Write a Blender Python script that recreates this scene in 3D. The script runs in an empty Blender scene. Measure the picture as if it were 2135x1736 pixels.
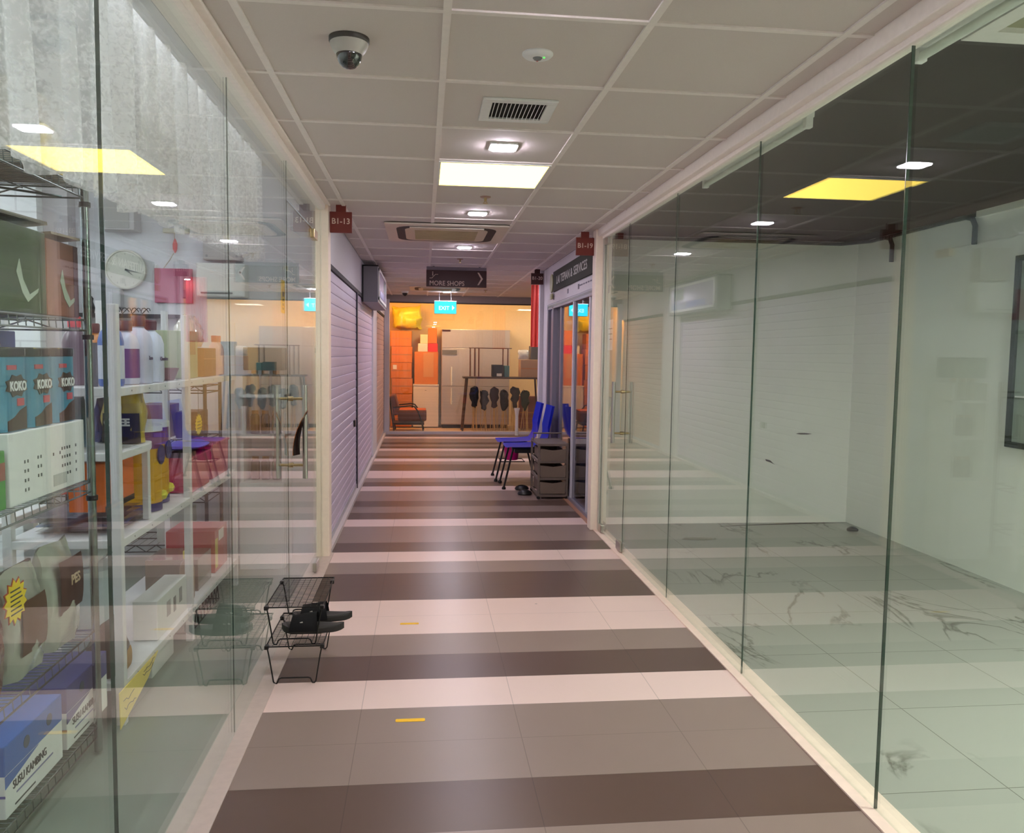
import bpy, bmesh, math, random
from mathutils import Vector, Matrix, Euler, noise as mn
random.seed(7)
SC = bpy.context.scene
COL = SC.collection
PI = math.pi

# ------------------------------------------------------------------ camera
YAW, PITCH, ROLL, FPX = 1.09666754e-01, -7.68636114e-02, 1.39532761e-02, 1689.25
fw = Vector((math.sin(YAW)*math.cos(PITCH), math.cos(YAW)*math.cos(PITCH), math.sin(PITCH)))
r0 = Vector((math.cos(YAW), -math.sin(YAW), 0)); u0 = r0.cross(fw)
r1 = r0*math.cos(ROLL) + u0*math.sin(ROLL); u1 = -r0*math.sin(ROLL) + u0*math.cos(ROLL)
cam_d = bpy.data.cameras.new('camera'); cam = bpy.data.objects.new('camera', cam_d); COL.objects.link(cam)
M = Matrix((r1, u1, -fw)).transposed().to_4x4(); M.translation = Vector((0, 0, 1.4)); cam.matrix_world = M
cam_d.sensor_fit = 'HORIZONTAL'; cam_d.sensor_width = 36.0; cam_d.lens = FPX/2135*36.0
cam_d.clip_start = 0.02; cam_d.clip_end = 60
SC.camera = cam
# ------------------------------------------------------------------ world, exposure
W = bpy.data.worlds.new('world'); SC.world = W; W.use_nodes = True
W.node_tree.nodes['Background'].inputs[0].default_value = (0.6, 0.62, 0.7, 1)
W.node_tree.nodes['Background'].inputs[1].default_value = 0.05
SC.view_settings.view_transform = 'Standard'; SC.view_settings.look = 'None'
SC.view_settings.gamma = 1; SC.view_settings.exposure = 0.80
SC.cycles.transparent_max_bounces = 32; SC.cycles.max_bounces = 12; SC.cycles.glossy_bounces = 6
# lamp radiance (linear rgb) of the fittings; some also serve added lamps
E_PANEL = (4.3, 3.0, .55)          # warm square panel
E_DOWN = (150, 136, 160)               # cool white square downlights
E_SHOP = (23, 24, 26)           # tubes in the pet shop
E_WARM = (80, 33, 6)            # warm lamps of the far room
E_EXIT = (0.05, 0.95, 1.25)

# ------------------------------------------------------------------ materials
def lin(c):
    o = []
    for v in c[:3]:
        v = v/255.0
        o.append(v/12.92 if v <= .04045 else ((v+.055)/1.055)**2.4)
    return (*o, 1.0)
MATS = {}
def mat(name, c=(200,200,200), rough=.5, metal=0.0, emit=None, es=1.0, alpha=None, spec=.5, noise=.06, ns=40, bump=0.0, coat=0, trans=0):
    if name in MATS: return MATS[name]
    m = bpy.data.materials.new(name); m.use_nodes = True; nt = m.node_tree; b = nt.nodes['Principled BSDF']
    col = lin(c)
    tc = nt.nodes.new('ShaderNodeTexCoord'); nz = nt.nodes.new('ShaderNodeTexNoise'); nz.inputs['Scale'].default_value = ns
    nz.inputs['Detail'].default_value = 3
    nt.links.new(tc.outputs['Object'], nz.inputs['Vector'])
    mr = nt.nodes.new('ShaderNodeMapRange'); mr.inputs['To Min'].default_value = 1-noise; mr.inputs['To Max'].default_value = 1+noise
    nt.links.new(nz.outputs['Fac'], mr.inputs['Value'])
    mx = nt.nodes.new('ShaderNodeVectorMath'); mx.operation = 'SCALE'; mx.inputs[0].default_value = col[:3]
    nt.links.new(mr.outputs['Result'], mx.inputs['Scale']); nt.links.new(mx.outputs['Vector'], b.inputs['Base Color'])
    b.inputs['Roughness'].default_value = rough; b.inputs['Metallic'].default_value = metal
    b.inputs['Specular IOR Level'].default_value = spec
    if coat: b.inputs['Coat Weight'].default_value = coat; b.inputs['Coat Roughness'].default_value = .08
    if trans: b.inputs['Transmission Weight'].default_value = trans
    if emit: b.inputs['Emission Color'].default_value = (*emit, 1); b.inputs['Emission Strength'].default_value = es
    if alpha is not None: b.inputs['Alpha'].default_value = alpha
    if bump:
        bp = nt.nodes.new('ShaderNodeBump'); bp.inputs['Strength'].default_value = bump; bp.inputs['Distance'].default_value = .002
        nt.links.new(nz.outputs['Fac'], bp.inputs['Height']); nt.links.new(bp.outputs['Normal'], b.inputs['Normal'])
    MATS[name] = m; return m
def emat(name, rgb):
    if name in MATS: return MATS[name]
    m = bpy.data.materials.new(name); m.use_nodes = True; nt = m.node_tree; nt.nodes.clear()
    e = nt.nodes.new('ShaderNodeEmission'); o = nt.nodes.new('ShaderNodeOutputMaterial')
    mxv = max(rgb); e.inputs[0].default_value = (rgb[0]/mxv, rgb[1]/mxv, rgb[2]/mxv, 1); e.inputs[1].default_value = mxv
    nt.links.new(e.outputs[0], o.inputs[0]); MATS[name] = m; return m
def glass(name, tint, refl=1.0, rtint=(1,1,1)):
    if name in MATS: return MATS[name]
    m = bpy.data.materials.new(name); m.use_nodes = True; nt = m.node_tree; nt.nodes.clear(); N = nt.nodes.new; L = nt.links.new
    g = N('ShaderNodeNewGeometry'); d = N('ShaderNodeVectorMath'); d.operation = 'DOT_PRODUCT'
    L(g.outputs['Normal'], d.inputs[0]); L(g.outputs['Incoming'], d.inputs[1])
    a = N('ShaderNodeMath'); a.operation = 'ABSOLUTE'; L(d.outputs['Value'], a.inputs[0])
    s = N('ShaderNodeMath'); s.operation = 'SUBTRACT'; s.inputs[0].default_value = 1; L(a.outputs[0], s.inputs[1])
    p = N('ShaderNodeMath'); p.operation = 'POWER'; p.inputs[1].default_value = 4.6; L(s.outputs[0], p.inputs[0])
    q = N('ShaderNodeMath'); q.operation = 'MULTIPLY_ADD'; q.inputs[1].default_value = .9*refl; q.inputs[2].default_value = .045*refl
    L(p.outputs[0], q.inputs[0]); q.use_clamp = True
    tr = N('ShaderNodeBsdfTransparent'); tr.inputs[0].default_value = (*tint, 1)
    gl = N('ShaderNodeBsdfGlossy'); gl.inputs['Roughness'].default_value = 0.0; gl.inputs[0].default_value = (*rtint, 1)
    mx = N('ShaderNodeMixShader'); L(q.outputs[0], mx.inputs[0]); L(tr.outputs[0], mx.inputs[1]); L(gl.outputs[0], mx.inputs[2])
    o = N('ShaderNodeOutputMaterial'); L(mx.outputs[0], o.inputs[0]); MATS[name] = m; return m
GL = glass('clear_glass', (.94, .982, .955))
GR = glass('green_glass', (.915, .957, .922))
GF = glass('far_glass', (.97, .985, .975))
GLE = mat('glass_edge', (30, 62, 52), .2, spec=.6)

def floor_mat():
    m = bpy.data.materials.new('striped_floor_tiles'); m.use_nodes = True; nt = m.node_tree; b = nt.nodes['Principled BSDF']; N = nt.nodes.new; L = nt.links.new
    tc = N('ShaderNodeTexCoord'); sp = N('ShaderNodeSeparateXYZ'); L(tc.outputs['Object'], sp.inputs[0])
    def math_(op, a, bb=None, c=None):
        n = N('ShaderNodeMath'); n.operation = op
        for i, v in enumerate((a, bb, c)):
            if v is None: continue
            if isinstance(v, (int, float)): n.inputs[i].default_value = v
            else: L(v, n.inputs[i])
        return n.outputs[0]
    Tm = .2825
    t = math_('DIVIDE', math_('SUBTRACT', sp.outputs['Y'], 2.283), Tm)
    k = math_('FLOOR', t)
    idx = math_('FLOORED_MODULO', math_('ADD', k, .01), 18.0)
    fac = math_('DIVIDE', math_('ADD', idx, .5), 18.0)
    # from 2.283 m onwards: D M M W D M W W D D M W D M M W D M   then white again
    seq = 'DMMWDMWWDDMWDMMWDM'
    seq2 = seq
    cr = N('ShaderNodeValToRGB'); cr.color_ramp.interpolation = 'CONSTANT'
    cols = {'D': lin((90, 70, 61)), 'M': lin((138, 120, 112)), 'W': lin((222, 197, 190))}
    el = cr.color_ramp.elements; el[0].position = 0; el[0].color = cols[seq2[0]]; prev = seq2[0]; first = True
    stops = []
    for i, ch in enumerate(seq2):
        if i and ch != prev: stops.append((i/18.0, cols[ch]))
        prev = ch
    el[1].position = stops[0][0]; el[1].color = stops[0][1]
    for p_, c_ in stops[1:]:
        e = el.new(p_); e.color = c_
    L(fac, cr.inputs[0])
    # joints
    fx = math_('FRACT', math_('DIVIDE', math_('ADD', sp.outputs['X'], 6-.366), .6))
    jx = math_('LESS_THAN', math_('ABSOLUTE', math_('SUBTRACT', math_('ABSOLUTE', math_('SUBTRACT', fx, .5)), .5)), .0028)
    fy = math_('FRACT', math_('ADD', t, 100))
    jy = math_('LESS_THAN', math_('ABSOLUTE', math_('SUBTRACT', math_('ABSOLUTE', math_('SUBTRACT', fy, .5)), .5)), .005)
    j = math_('MAXIMUM', jx, jy)
    nz = N('ShaderNodeTexNoise'); nz.inputs['Scale'].default_value = 350; L(tc.outputs['Object'], nz.inputs['Vector'])
    nz2 = N('ShaderNodeTexNoise'); nz2.inputs['Scale'].default_value = 2.3; nz2.inputs['Detail'].default_value = 4; L(tc.outputs['Object'], nz2.inputs['Vector'])
    sc = math_('ADD', math_('MULTIPLY', math_('SUBTRACT', nz.outputs['Fac'], .5), .10), math_('MULTIPLY_ADD', math_('SUBTRACT', nz2.outputs['Fac'], .5), .10, 1.0))
    # stray small spots of dirt
    vo = N('ShaderNodeTexVoronoi'); vo.inputs['Scale'].default_value = 2.1; L(tc.outputs['Object'], vo.inputs['Vector'])
    dt = math_('LESS_THAN', vo.outputs['Distance'], .017)
    vm = N('ShaderNodeVectorMath'); vm.operation = 'SCALE'; L(cr.outputs[0], vm.inputs[0])
    k2 = math_('MULTIPLY', sc, math_('SUBTRACT', 1.0, math_('ADD', math_('MULTIPLY', j, .33), math_('MULTIPLY', dt, .45))))
    L(k2, vm.inputs['Scale']); L(vm.outputs[0], b.inputs['Base Color'])
    b.inputs['Roughness'].default_value = .33; b.inputs['Specular IOR Level'].default_value = .45
    bp = N('ShaderNodeBump'); bp.inputs['Strength'].default_value = .06; bp.inputs['Distance'].default_value = .001; L(nz.outputs['Fac'], bp.inputs['Height']); L(bp.outputs[0], b.inputs['Normal'])
    return m
def marble_mat():
    m = bpy.data.materials.new('marble_floor'); m.use_nodes = True; nt = m.node_tree; b = nt.nodes['Principled BSDF']; N = nt.nodes.new; L = nt.links.new
    tc = N('ShaderNodeTexCoord')
    mp = N('ShaderNodeMapping'); mp.inputs['Location'].default_value = (-.12, -.57, 0); L(tc.outputs['Object'], mp.inputs[0])
    br = N('ShaderNodeTexBrick'); br.offset = 0; br.inputs['Scale'].default_value = 1; br.inputs['Brick Width'].default_value = .6; br.inputs['Row Height'].default_value = .6
    br.inputs['Mortar Size'].default_value = .002; br.inputs['Color1'].default_value = (1,1,1,1); br.inputs['Color2'].default_value = (.96,.96,.96,1); br.inputs['Mortar'].default_value = (.45,.45,.42,1)
    L(mp.outputs[0], br.inputs['Vector'])
    mp2 = N('ShaderNodeMapping'); mp2.inputs['Rotation'].default_value = (0,0,.75); mp2.inputs['Scale'].default_value = (1, .42, 1); L(tc.outputs['Object'], mp2.inputs[0])
    nz = N('ShaderNodeTexNoise'); nz.inputs['Scale'].default_value = 1.7; nz.inputs['Detail'].default_value = 7; nz.inputs['Roughness'].default_value = .55; nz.inputs['Distortion'].default_value = .9
    L(mp2.outputs[0], nz.inputs['Vector'])
    a = N('ShaderNodeMath'); a.operation = 'SUBTRACT'; a.inputs[1].default_value = .5; L(nz.outputs['Fac'], a.inputs[0])
    a2 = N('ShaderNodeMath'); a2.operation = 'ABSOLUTE'; L(a.outputs[0], a2.inputs[0])
    cr = N('ShaderNodeValToRGB'); e = cr.color_ramp.elements; e[0].position = 0; e[0].color = lin((104,104,95)); e[1].position = .016; e[1].color = lin((160,160,153))
    n2 = N('ShaderNodeTexNoise'); n2.inputs['Scale'].default_value = 1.1; L(tc.outputs['Object'], n2.inputs['Vector'])
    cc = N('ShaderNodeValToRGB'); cc.color_ramp.elements[0].position = .5; cc.color_ramp.elements[1].position = .58
    L(n2.outputs['Fac'], cc.inputs[0]); L(a2.outputs[0], cr.inputs[0])
    mx = N('ShaderNodeMix'); mx.data_type = 'RGBA'; mx.inputs[6].default_value = lin((160,160,153)); L(cc.outputs[0], mx.inputs[0]); L(cr.outputs[0], mx.inputs[7])
    mu = N('ShaderNodeMix'); mu.data_type = 'RGBA'; mu.blend_type = 'MULTIPLY'; mu.inputs[0].default_value = 1
    L(mx.outputs[2], mu.inputs[6]); L(br.outputs[0], mu.inputs[7]); L(mu.outputs[2], b.inputs['Base Color'])
    b.inputs['Roughness'].default_value = .22; return m
def brick_mat(name, c, w, h, mortar=.006, bump=.5, rough=.6):
    m = bpy.data.materials.new(name); m.use_nodes = True; nt = m.node_tree; b = nt.nodes['Principled BSDF']; N = nt.nodes.new; L = nt.links.new
    tc = N('ShaderNodeTexCoord'); mp = N('ShaderNodeMapping'); mp.inputs['Rotation'].default_value = (PI/2, 0, 0); L(tc.outputs['Object'], mp.inputs[0])
    br = N('ShaderNodeTexBrick'); br.inputs['Scale'].default_value = 1; br.inputs['Brick Width'].default_value = w; br.inputs['Row Height'].default_value = h
    br.inputs['Mortar Size'].default_value = mortar; br.inputs['Color1'].default_value = lin(c); br.inputs['Color2'].default_value = lin([v*.97 for v in c]); br.inputs['Mortar'].default_value = lin([v*.9 for v in c])
    L(mp.outputs[0], br.inputs['Vector']); L(br.outputs[0], b.inputs['Base Color'])
    bp = N('ShaderNodeBump'); bp.inputs['Strength'].default_value = bump; bp.inputs['Distance'].default_value = .006; L(br.outputs['Fac'], bp.inputs['Height']); bp.invert = True
    L(bp.outputs[0], b.inputs['Normal']); b.inputs['Roughness'].default_value = rough; return m
def lace_mat():
    m = bpy.data.materials.new('lace_cloth'); m.use_nodes = True; nt = m.node_tree; nt.nodes.clear(); N = nt.nodes.new; L = nt.links.new
    tc = N('ShaderNodeTexCoord')
    nz = N('ShaderNodeTexNoise'); nz.inputs['Scale'].default_value = 85; nz.inputs['Detail'].default_value = 3; nz.inputs['Distortion'].default_value = .6; L(tc.outputs['Object'], nz.inputs['Vector'])
    n2 = N('ShaderNodeTexNoise'); n2.inputs['Scale'].default_value = 9; n2.inputs['Detail'].default_value = 2; L(tc.outputs['Object'], n2.inputs['Vector'])
    ad = N('ShaderNodeMath'); ad.operation = 'MULTIPLY_ADD'; ad.inputs[1].default_value = .5; L(n2.outputs['Fac'], ad.inputs[0]); L(nz.outputs['Fac'], ad.inputs[2])
    cr = N('ShaderNodeValToRGB'); cr.color_ramp.elements[0].position = .60; cr.color_ramp.elements[1].position = .90; cr.color_ramp.elements[0].color = (.42,.42,.42,1); cr.color_ramp.elements[1].color = (.95,.95,.95,1)
    sp = N('ShaderNodeSeparateXYZ'); L(tc.outputs['Object'], sp.inputs[0])
    s1 = N('ShaderNodeMath'); s1.operation = 'MULTIPLY_ADD'; s1.inputs[1].default_value = 46; L(sp.outputs['Y'], s1.inputs[0])
    s0 = N('ShaderNodeMath'); s0.operation = 'MULTIPLY'; s0.inputs[1].default_value = 5; L(n2.outputs['Fac'], s0.inputs[0]); L(s0.outputs[0], s1.inputs[2])
    s2 = N('ShaderNodeMath'); s2.operation = 'SINE'; L(s1.outputs[0], s2.inputs[0])
    s3 = N('ShaderNodeMath'); s3.operation = 'MULTIPLY_ADD'; s3.inputs[1].default_value = .13; L(s2.outputs[0], s3.inputs[0]); L(ad.outputs[0], s3.inputs[2])
    L(s3.outputs[0], cr.inputs[0])
    df = N('ShaderNodeBsdfDiffuse'); df.inputs[0].default_value = lin((244,240,240)); tl = N('ShaderNodeBsdfTranslucent'); tl.inputs[0].default_value = lin((244,240,240))
    ms = N('ShaderNodeMixShader'); ms.inputs[0].default_value = .55; L(df.outputs[0], ms.inputs[1]); L(tl.outputs[0], ms.inputs[2])
    tr = N('ShaderNodeBsdfTransparent'); mx = N('ShaderNodeMixShader'); L(cr.outputs[0], mx.inputs[0]); L(tr.outputs[0], mx.inputs[1]); L(ms.outputs[0], mx.inputs[2])
    o = N('ShaderNodeOutputMaterial'); L(mx.outputs[0], o.inputs[0]); return m
LACE = lace_mat()

CREAM = mat('cream_paint', (244, 226, 210), .45)
WHITEP = mat('white_paint', (222, 220, 216), .6, bump=.05)
BEAM = mat('beam_paint', (248, 238, 230), .55)
CEIL = mat('ceiling_tile', (214, 204, 198), .85, noise=.05, ns=260, bump=.12)
TBAR = mat('ceiling_bar', (238, 230, 224), .5)
BLACK = mat('black_plastic', (18, 18, 19), .35)
BLACKM = mat('black_wire', (14, 14, 14), .4, metal=.3)
CHROME = mat('chrome', (150, 158, 156), .16, metal=1)
STEEL = mat('brushed_steel', (190, 186, 180), .3, metal=1)
DKGREEN = mat('dark_coat', (40, 62, 60), .3, metal=.6)
GREYP = mat('grey_plastic', (120, 122, 124), .5)
WPLAS = mat('white_plastic', (232, 232, 230), .4)
BRASS = mat('brass', (180, 160, 120), .3, metal=1)
MAROON = mat('sign_maroon', (112, 34, 26), .45)
DMAROON = mat('sign_dark_maroon', (64, 20, 18), .45)
LETTER = mat('sign_letter', (216, 190, 176), .5)
CARD = mat('cardboard', (216, 128, 58), .8, noise=.1, ns=12)
BLUE = mat('blue_seat', (34, 66, 232), .35)

# ------------------------------------------------------------------ mesh builder
class MB:
    def __init__(s): s.bm = bmesh.new()
    def crumple(s, amp, scale, seed=0):
        for v in s.bm.verts: v.co += mn.noise_vector(v.co*scale+Vector((seed, 0, 0)))*amp
        return s
    def box(s, x0, x1, y0, y1, z0, z1, rot=None, bev=0):
        x0, x1 = min(x0,x1), max(x0,x1); y0, y1 = min(y0,y1), max(y0,y1); z0, z1 = min(z0,z1), max(z0,z1)
        r = bmesh.ops.create_cube(s.bm, size=1)['verts']; c = Vector(((x0+x1)/2, (y0+y1)/2, (z0+z1)/2))
        for v in r:
            q = Vector((v.co.x*(x1-x0), v.co.y*(y1-y0), v.co.z*(z1-z0)))
            if rot: q = rot @ q
            v.co = q + c
        if bev:
            es = list({e for v in r for e in v.link_edges})
            bmesh.ops.bevel(s.bm, geom=es, offset=bev, segments=2, affect='EDGES', profile=.6)
        return s
    def tube(s, pts, r, n=8, cap=True):
        pts = [Vector(p) for p in pts]; rings = []
        up = None
        for i, p in enumerate(pts):
            d = (pts[min(i+1, len(pts)-1)] - pts[max(i-1, 0)]).normalized()
            if up is None:
                up = Vector((0,0,1)) if abs(d.z) < .9 else Vector((1,0,0))
            a = d.cross(up)
            if a.length < 1e-4: a = d.cross(Vector((0,1,0)))
            a.normalize(); b = a.cross(d).normalized(); up = b
            rr = r[i] if isinstance(r, (list, tuple)) else r
            rings.append([s.bm.verts.new(p + a*rr*math.cos(2*PI*k/n) + b*rr*math.sin(2*PI*k/n)) for k in range(n)])
        for i in range(len(rings)-1):
            for k in range(n):
                s.bm.faces.new((rings[i][k], rings[i][(k+1)%n], rings[i+1][(k+1)%n], rings[i+1][k]))
        if cap:
            s.bm.faces.new(rings[0][::-1]); s.bm.faces.new(rings[-1])
        return s
    def lathe(s, prof, c=(0,0,0), n=24, axis='z', sx=1, sy=1):
        rings = []
        for r, h in prof:
            ring = []
            for k in range(n):
                a = 2*PI*k/n; x, y, z = r*math.cos(a)*sx, r*math.sin(a)*sy, h
                if axis == 'y': x, y, z = x, h, y
                if axis == 'x': x, y, z = h, x, y
                ring.append(s.bm.verts.new((c[0]+x, c[1]+y, c[2]+z)))
            rings.append(ring)
        for i in range(len(rings)-1):
            for k in range(n):
                s.bm.faces.new((rings[i][k], rings[i][(k+1)%n], rings[i+1][(k+1)%n], rings[i+1][k]))
        s.bm.faces.new(rings[0][::-1]); s.bm.faces.new(rings[-1])
        bmesh.ops.recalc_face_normals(s.bm, faces=s.bm.faces[:])
        return s
    def prism(s, poly, axis, a0, a1):
        def P(u, v, w):
            return {'x': (w, u, v), 'y': (u, w, v), 'z': (u, v, w)}[axis]
        lo = [s.bm.verts.new(P(u, v, a0)) for u, v in poly]; hi = [s.bm.verts.new(P(u, v, a1)) for u, v in poly]
        s.bm.faces.new(lo); s.bm.faces.new(hi[::-1]); n = len(poly)
        for k in range(n): s.bm.faces.new((lo[k], hi[k], hi[(k+1)%n], lo[(k+1)%n]))
        bmesh.ops.recalc_face_normals(s.bm, faces=s.bm.faces[:])
        return s
    def grid(s, f, nu, nv, thick=0):
        g = [[s.bm.verts.new(f(i/nu, j/nv)) for j in range(nv+1)] for i in range(nu+1)]
        fs = [s.bm.faces.new((g[i][j], g[i+1][j], g[i+1][j+1], g[i][j+1])) for i in range(nu) for j in range(nv)]
        if thick: bmesh.ops.solidify(s.bm, geom=fs, thickness=thick)
        return s
    def pouch(s, c, w, h, t, axis='x', seed=0, crimp=.0):
        # upright filled bag: w along y, thickness t along x
        rnd = random.Random(seed); nu, nv = 20, 12; rings = []
        ph = rnd.random()*6
        for j in range(nv+1):
            v = j/nv
            th = (t/2)*(math.sin(PI*min(1, .22+v*.78))**.8 if v < 1 else 0.0)
            th = max(th, .002); ww = (w/2)*(.93+.07*math.sin(PI*v)) * (1 - .05*math.sin(v*9+ph))
            ring = []
            for k in range(nu):
                a = 2*PI*k/nu; ca, sa = math.cos(a), math.sin(a)
                y = ww*math.copysign(abs(ca)**.55, ca); x = th*math.copysign(abs(sa)**.8, sa)
                x += .006*math.sin(11*v+k*1.7+ph)*min(1, th/.02); z = h*v + .006*math.sin(k+ph)*v
                q = (x, y) if axis == 'x' else (y, x)
                ring.append(s.bm.verts.new((c[0]+q[0], c[1]+q[1], c[2]+z)))
            rings.append(ring)
        for i in range(nv):
            for k in range(nu):
                s.bm.faces.new((rings[i][k], rings[i][(k+1)%nu], rings[i+1][(k+1)%nu], rings[i+1][k]))
        s.bm.faces.new(rings[0][::-1]); s.bm.faces.new(rings[-1])
        bmesh.ops.recalc_face_normals(s.bm, faces=s.bm.faces[:])
        return s
def rootof(o):
    while o.parent: o = o.parent
    return o
def obj(name, mb, m, parent=None, smooth=False, bev=0, label=None):
    bm = mb.bm if isinstance(mb, MB) else mb
    if parent:
        off = rootof(parent)['_base'] if '_base' in rootof(parent) else (0,0,0)
        bmesh.ops.translate(bm, verts=bm.verts, vec=(-off[0], -off[1], -off[2]))
    me = bpy.data.meshes.new(name); bm.to_mesh(me); bm.free(); me.materials.append(m)
    if smooth:
        for p in me.polygons: p.use_smooth = True
    o = bpy.data.objects.new(name, me); COL.objects.link(o)
    if parent: o.parent = parent
    if bev:
        b = o.modifiers.new('bevel', 'BEVEL'); b.width = bev; b.segments = 2; b.limit_method = 'ANGLE'; b.angle_limit = .7
    if smooth:
        try:
            me.set_sharp_from_angle(angle=.7)
        except Exception: pass
    if label: o['label'] = label
    return o
def thing(name, label, cat, base, group=None):
    o = bpy.data.objects.new(name, None); COL.objects.link(o); o.location = base; o['_base'] = tuple(base)
    o.empty_display_size = .05
    o['label'] = label; o['category'] = cat
    if group: o['group'] = group
    return o
def tag(o, label, cat, group=None):
    # a thing that is one mesh: origin moved to its base
    me = o.data; xs = [v.co for v in me.vertices]
    c = Vector(((min(v.x for v in xs)+max(v.x for v in xs))/2, (min(v.y for v in xs)+max(v.y for v in xs))/2, min(v.z for v in xs)))
    me.transform(Matrix.Translation(-c)); o.location = c
    o['label'] = label; o['category'] = cat
    if group: o['group'] = group
    return o
def struct(name, mb, m, parent=None, bev=0, smooth=False):
    o = obj(name, mb, m, parent, bev=bev, smooth=smooth)
    if not parent: o['kind'] = 'structure'
    return o
def dup(root, loc, label, rotz=None):
    r = root.copy(); COL.objects.link(r); r.location = loc; r['_base'] = tuple(loc)
    if rotz is not None: r.rotation_euler = (0, 0, rotz)
    r['label'] = label
    def rec(src, dst):
        for ch in list(src.children):
            c = ch.copy(); COL.objects.link(c); c.parent = dst; rec(ch, c)
    rec(root, r); return r
def text(body, size, m, pos, right, up, parent, name='lettering', extrude=.0012, align='LEFT', bold=0, sx=1.0):
    cu = bpy.data.curves.new('t', 'FONT'); cu.body = body; cu.size = size; cu.extrude = extrude; cu.align_x = align; cu.offset = bold; cu.resolution_u = 3
    to = bpy.data.objects.new('t', cu); COL.objects.link(to)
    dg = bpy.context.evaluated_depsgraph_get(); me = bpy.data.meshes.new_from_object(to.evaluated_get(dg))
    bpy.data.objects.remove(to); bpy.data.curves.remove(cu)
    R = Vector(right).normalized(); U = Vector(up).normalized(); Nn = R.cross(U)
    mm = Matrix((R*sx, U, Nn)).transposed().to_4x4(); mm.translation = Vector(pos); me.transform(mm)
    bm = bmesh.new(); bm.from_mesh(me); bpy.data.meshes.remove(me)
    return obj(name, bm, m, parent)

# ------------------------------------------------------------------ SETTING: corridor
FL = floor_mat(); MARB = marble_mat()
struct('floor', MB().box(-.69, 1.42, -4, 9.62, -.06, 0).box(-.69, 4.2, 9.62, 14.12, -.06, 0), FL)
struct('trim_1', MB().box(-.735, -.612, -4, 5.66, -.05, .004), mat('left_kerb', (190, 172, 164), .4, noise=.12, ns=30))
struct('trim_2', MB().box(-.735, -.628, 5.66, 14.05, -.05, .03), mat('far_left_kerb', (206, 196, 192), .45, noise=.1, ns=20))
struct('trim_3', MB().box(1.362, 1.47, -4, 6.30, -.05, .006), mat('right_kerb', (232, 208, 194), .35, noise=.12, ns=18))
struct('trim_4', MB().box(1.362, 1.40, 6.40, 9.5, -.05, .006), mat('terracotta_kerb', (170, 124, 100), .5, noise=.15, ns=14))
# ceiling
Z = 2.38
struct('ceiling', MB().box(-.66, 1.40, -4, 9.6, Z, Z+.08).box(-.66, 4.2, 9.6, 14.1, Z, Z+.08), CEIL)
gb = MB()
XB = [-.537, .063, .663, 1.263]
for x in XB:
    gb.box(x-.012, x+.012, -4, 14.05, Z-.007, Z)
for k in range(-10, 20):
    y = 2.41+.6*k
    gb.box(-.64, 1.36, y-.011, y+.011, Z-.006, Z+.001)
struct('trim_5', gb, TBAR)
struct('trim_6', MB().box(-.66, -.622, -4, 5.6, Z-.012, Z).box(-.735, -.652, -4, 5.68, 2.335, Z+.05), BEAM, bev=.004)
struct('trim_7', MB().box(1.350, 1.46, -4, 6.4, 2.325, Z+.05).box(1.385, 1.425, -4, 6.3, 2.305, 2.33), BEAM, bev=.004)
# posts
struct('trim_8', MB().box(-.728, -.690, 5.56, 5.70, 0, Z).box(-.684, -.632, 5.56, 5.70, 0, Z).box(-.695,-.68,5.58,5.70,0,Z), CREAM, bev=.004)
struct('trim_9', MB().box(1.335, 1.44, 6.30, 6.42, 0, Z), CREAM, bev=.006)
struct('trim_10', MB().box(1.392, 1.400, 6.255, 6.30, .01, 2.31).box(1.41, 1.418, 6.255, 6.30, .01, 2.31).box(1.395,1.415,6.285,6.30,.01,2.31), mat('alu', (196, 196, 190), .35, metal=.6))
# end wall behind the camera
struct('wall_back', MB().box(-4, 3.7, -4.1, -4, 0, 2.6), WHITEP)

def pane(name, x, y0, y1, z0, z1, m, t=.010):
    g = struct(name, MB().box(x-t/2, x+t/2, y0+.002, y1-.002, z0, z1), m)
    return g
LX, RX = -.68, 1.405
ly = [-1.6, -.5, .66, 1.83, 2.96, 4.18]
for i in range(5): pane('window_%d' % (i+1), LX, ly[i], ly[i+1], .006, 2.34, GL)
pane('window_6', LX, 4.185, 5.56, 2.15, 2.34, GL)
pane('window_7', LX, 5.262, 5.56, .006, 2.145, GL)
ry = [-1.2, -.1, 1.14, 2.28, 3.35, 4.47, 5.52]
for i in range(6): pane('window_%d' % (i+8), RX, ry[i], ry[i+1], .008, 2.31, GR)
# silicone / polished edges between the panes
e = MB()
for y, hx in zip(ly[1:], (.004, .004, .0042, .0016, .0020)): e.box(LX-hx, LX+hx, y-.0013, y+.0013, .006, 2.335)
struct('trim_11', e, GLE)
e = MB()
for y, hx in zip(ry[1:], (.005, .005, .0052, .0036, .0026, .0018)): e.box(RX-hx, RX+hx, y-.0014, y+.0014, .008, 2.305)
struct('trim_12', e, GLE)

def pull_handle(x, y, z0, z1, out, parent, r=.013):
    for s_, nm in ((1, 'pull_bar'), (-1, 'pull_bar')):
        obj(nm, MB().tube([(x+s_*out, y, z0), (x+s_*out, y, z1)], r, 14), STEEL, parent, smooth=True)
    b = MB()
    for z in (z0+.07, z1-.07):
        b.tube([(x-out, y, z), (x+out, y, z)], r*.55, 10).lathe([(r*.95,-.012),(r*.95,.012)], (x, y, z), 12, 'x')
    obj('standoff', b, BRASS, parent, smooth=True)
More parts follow.
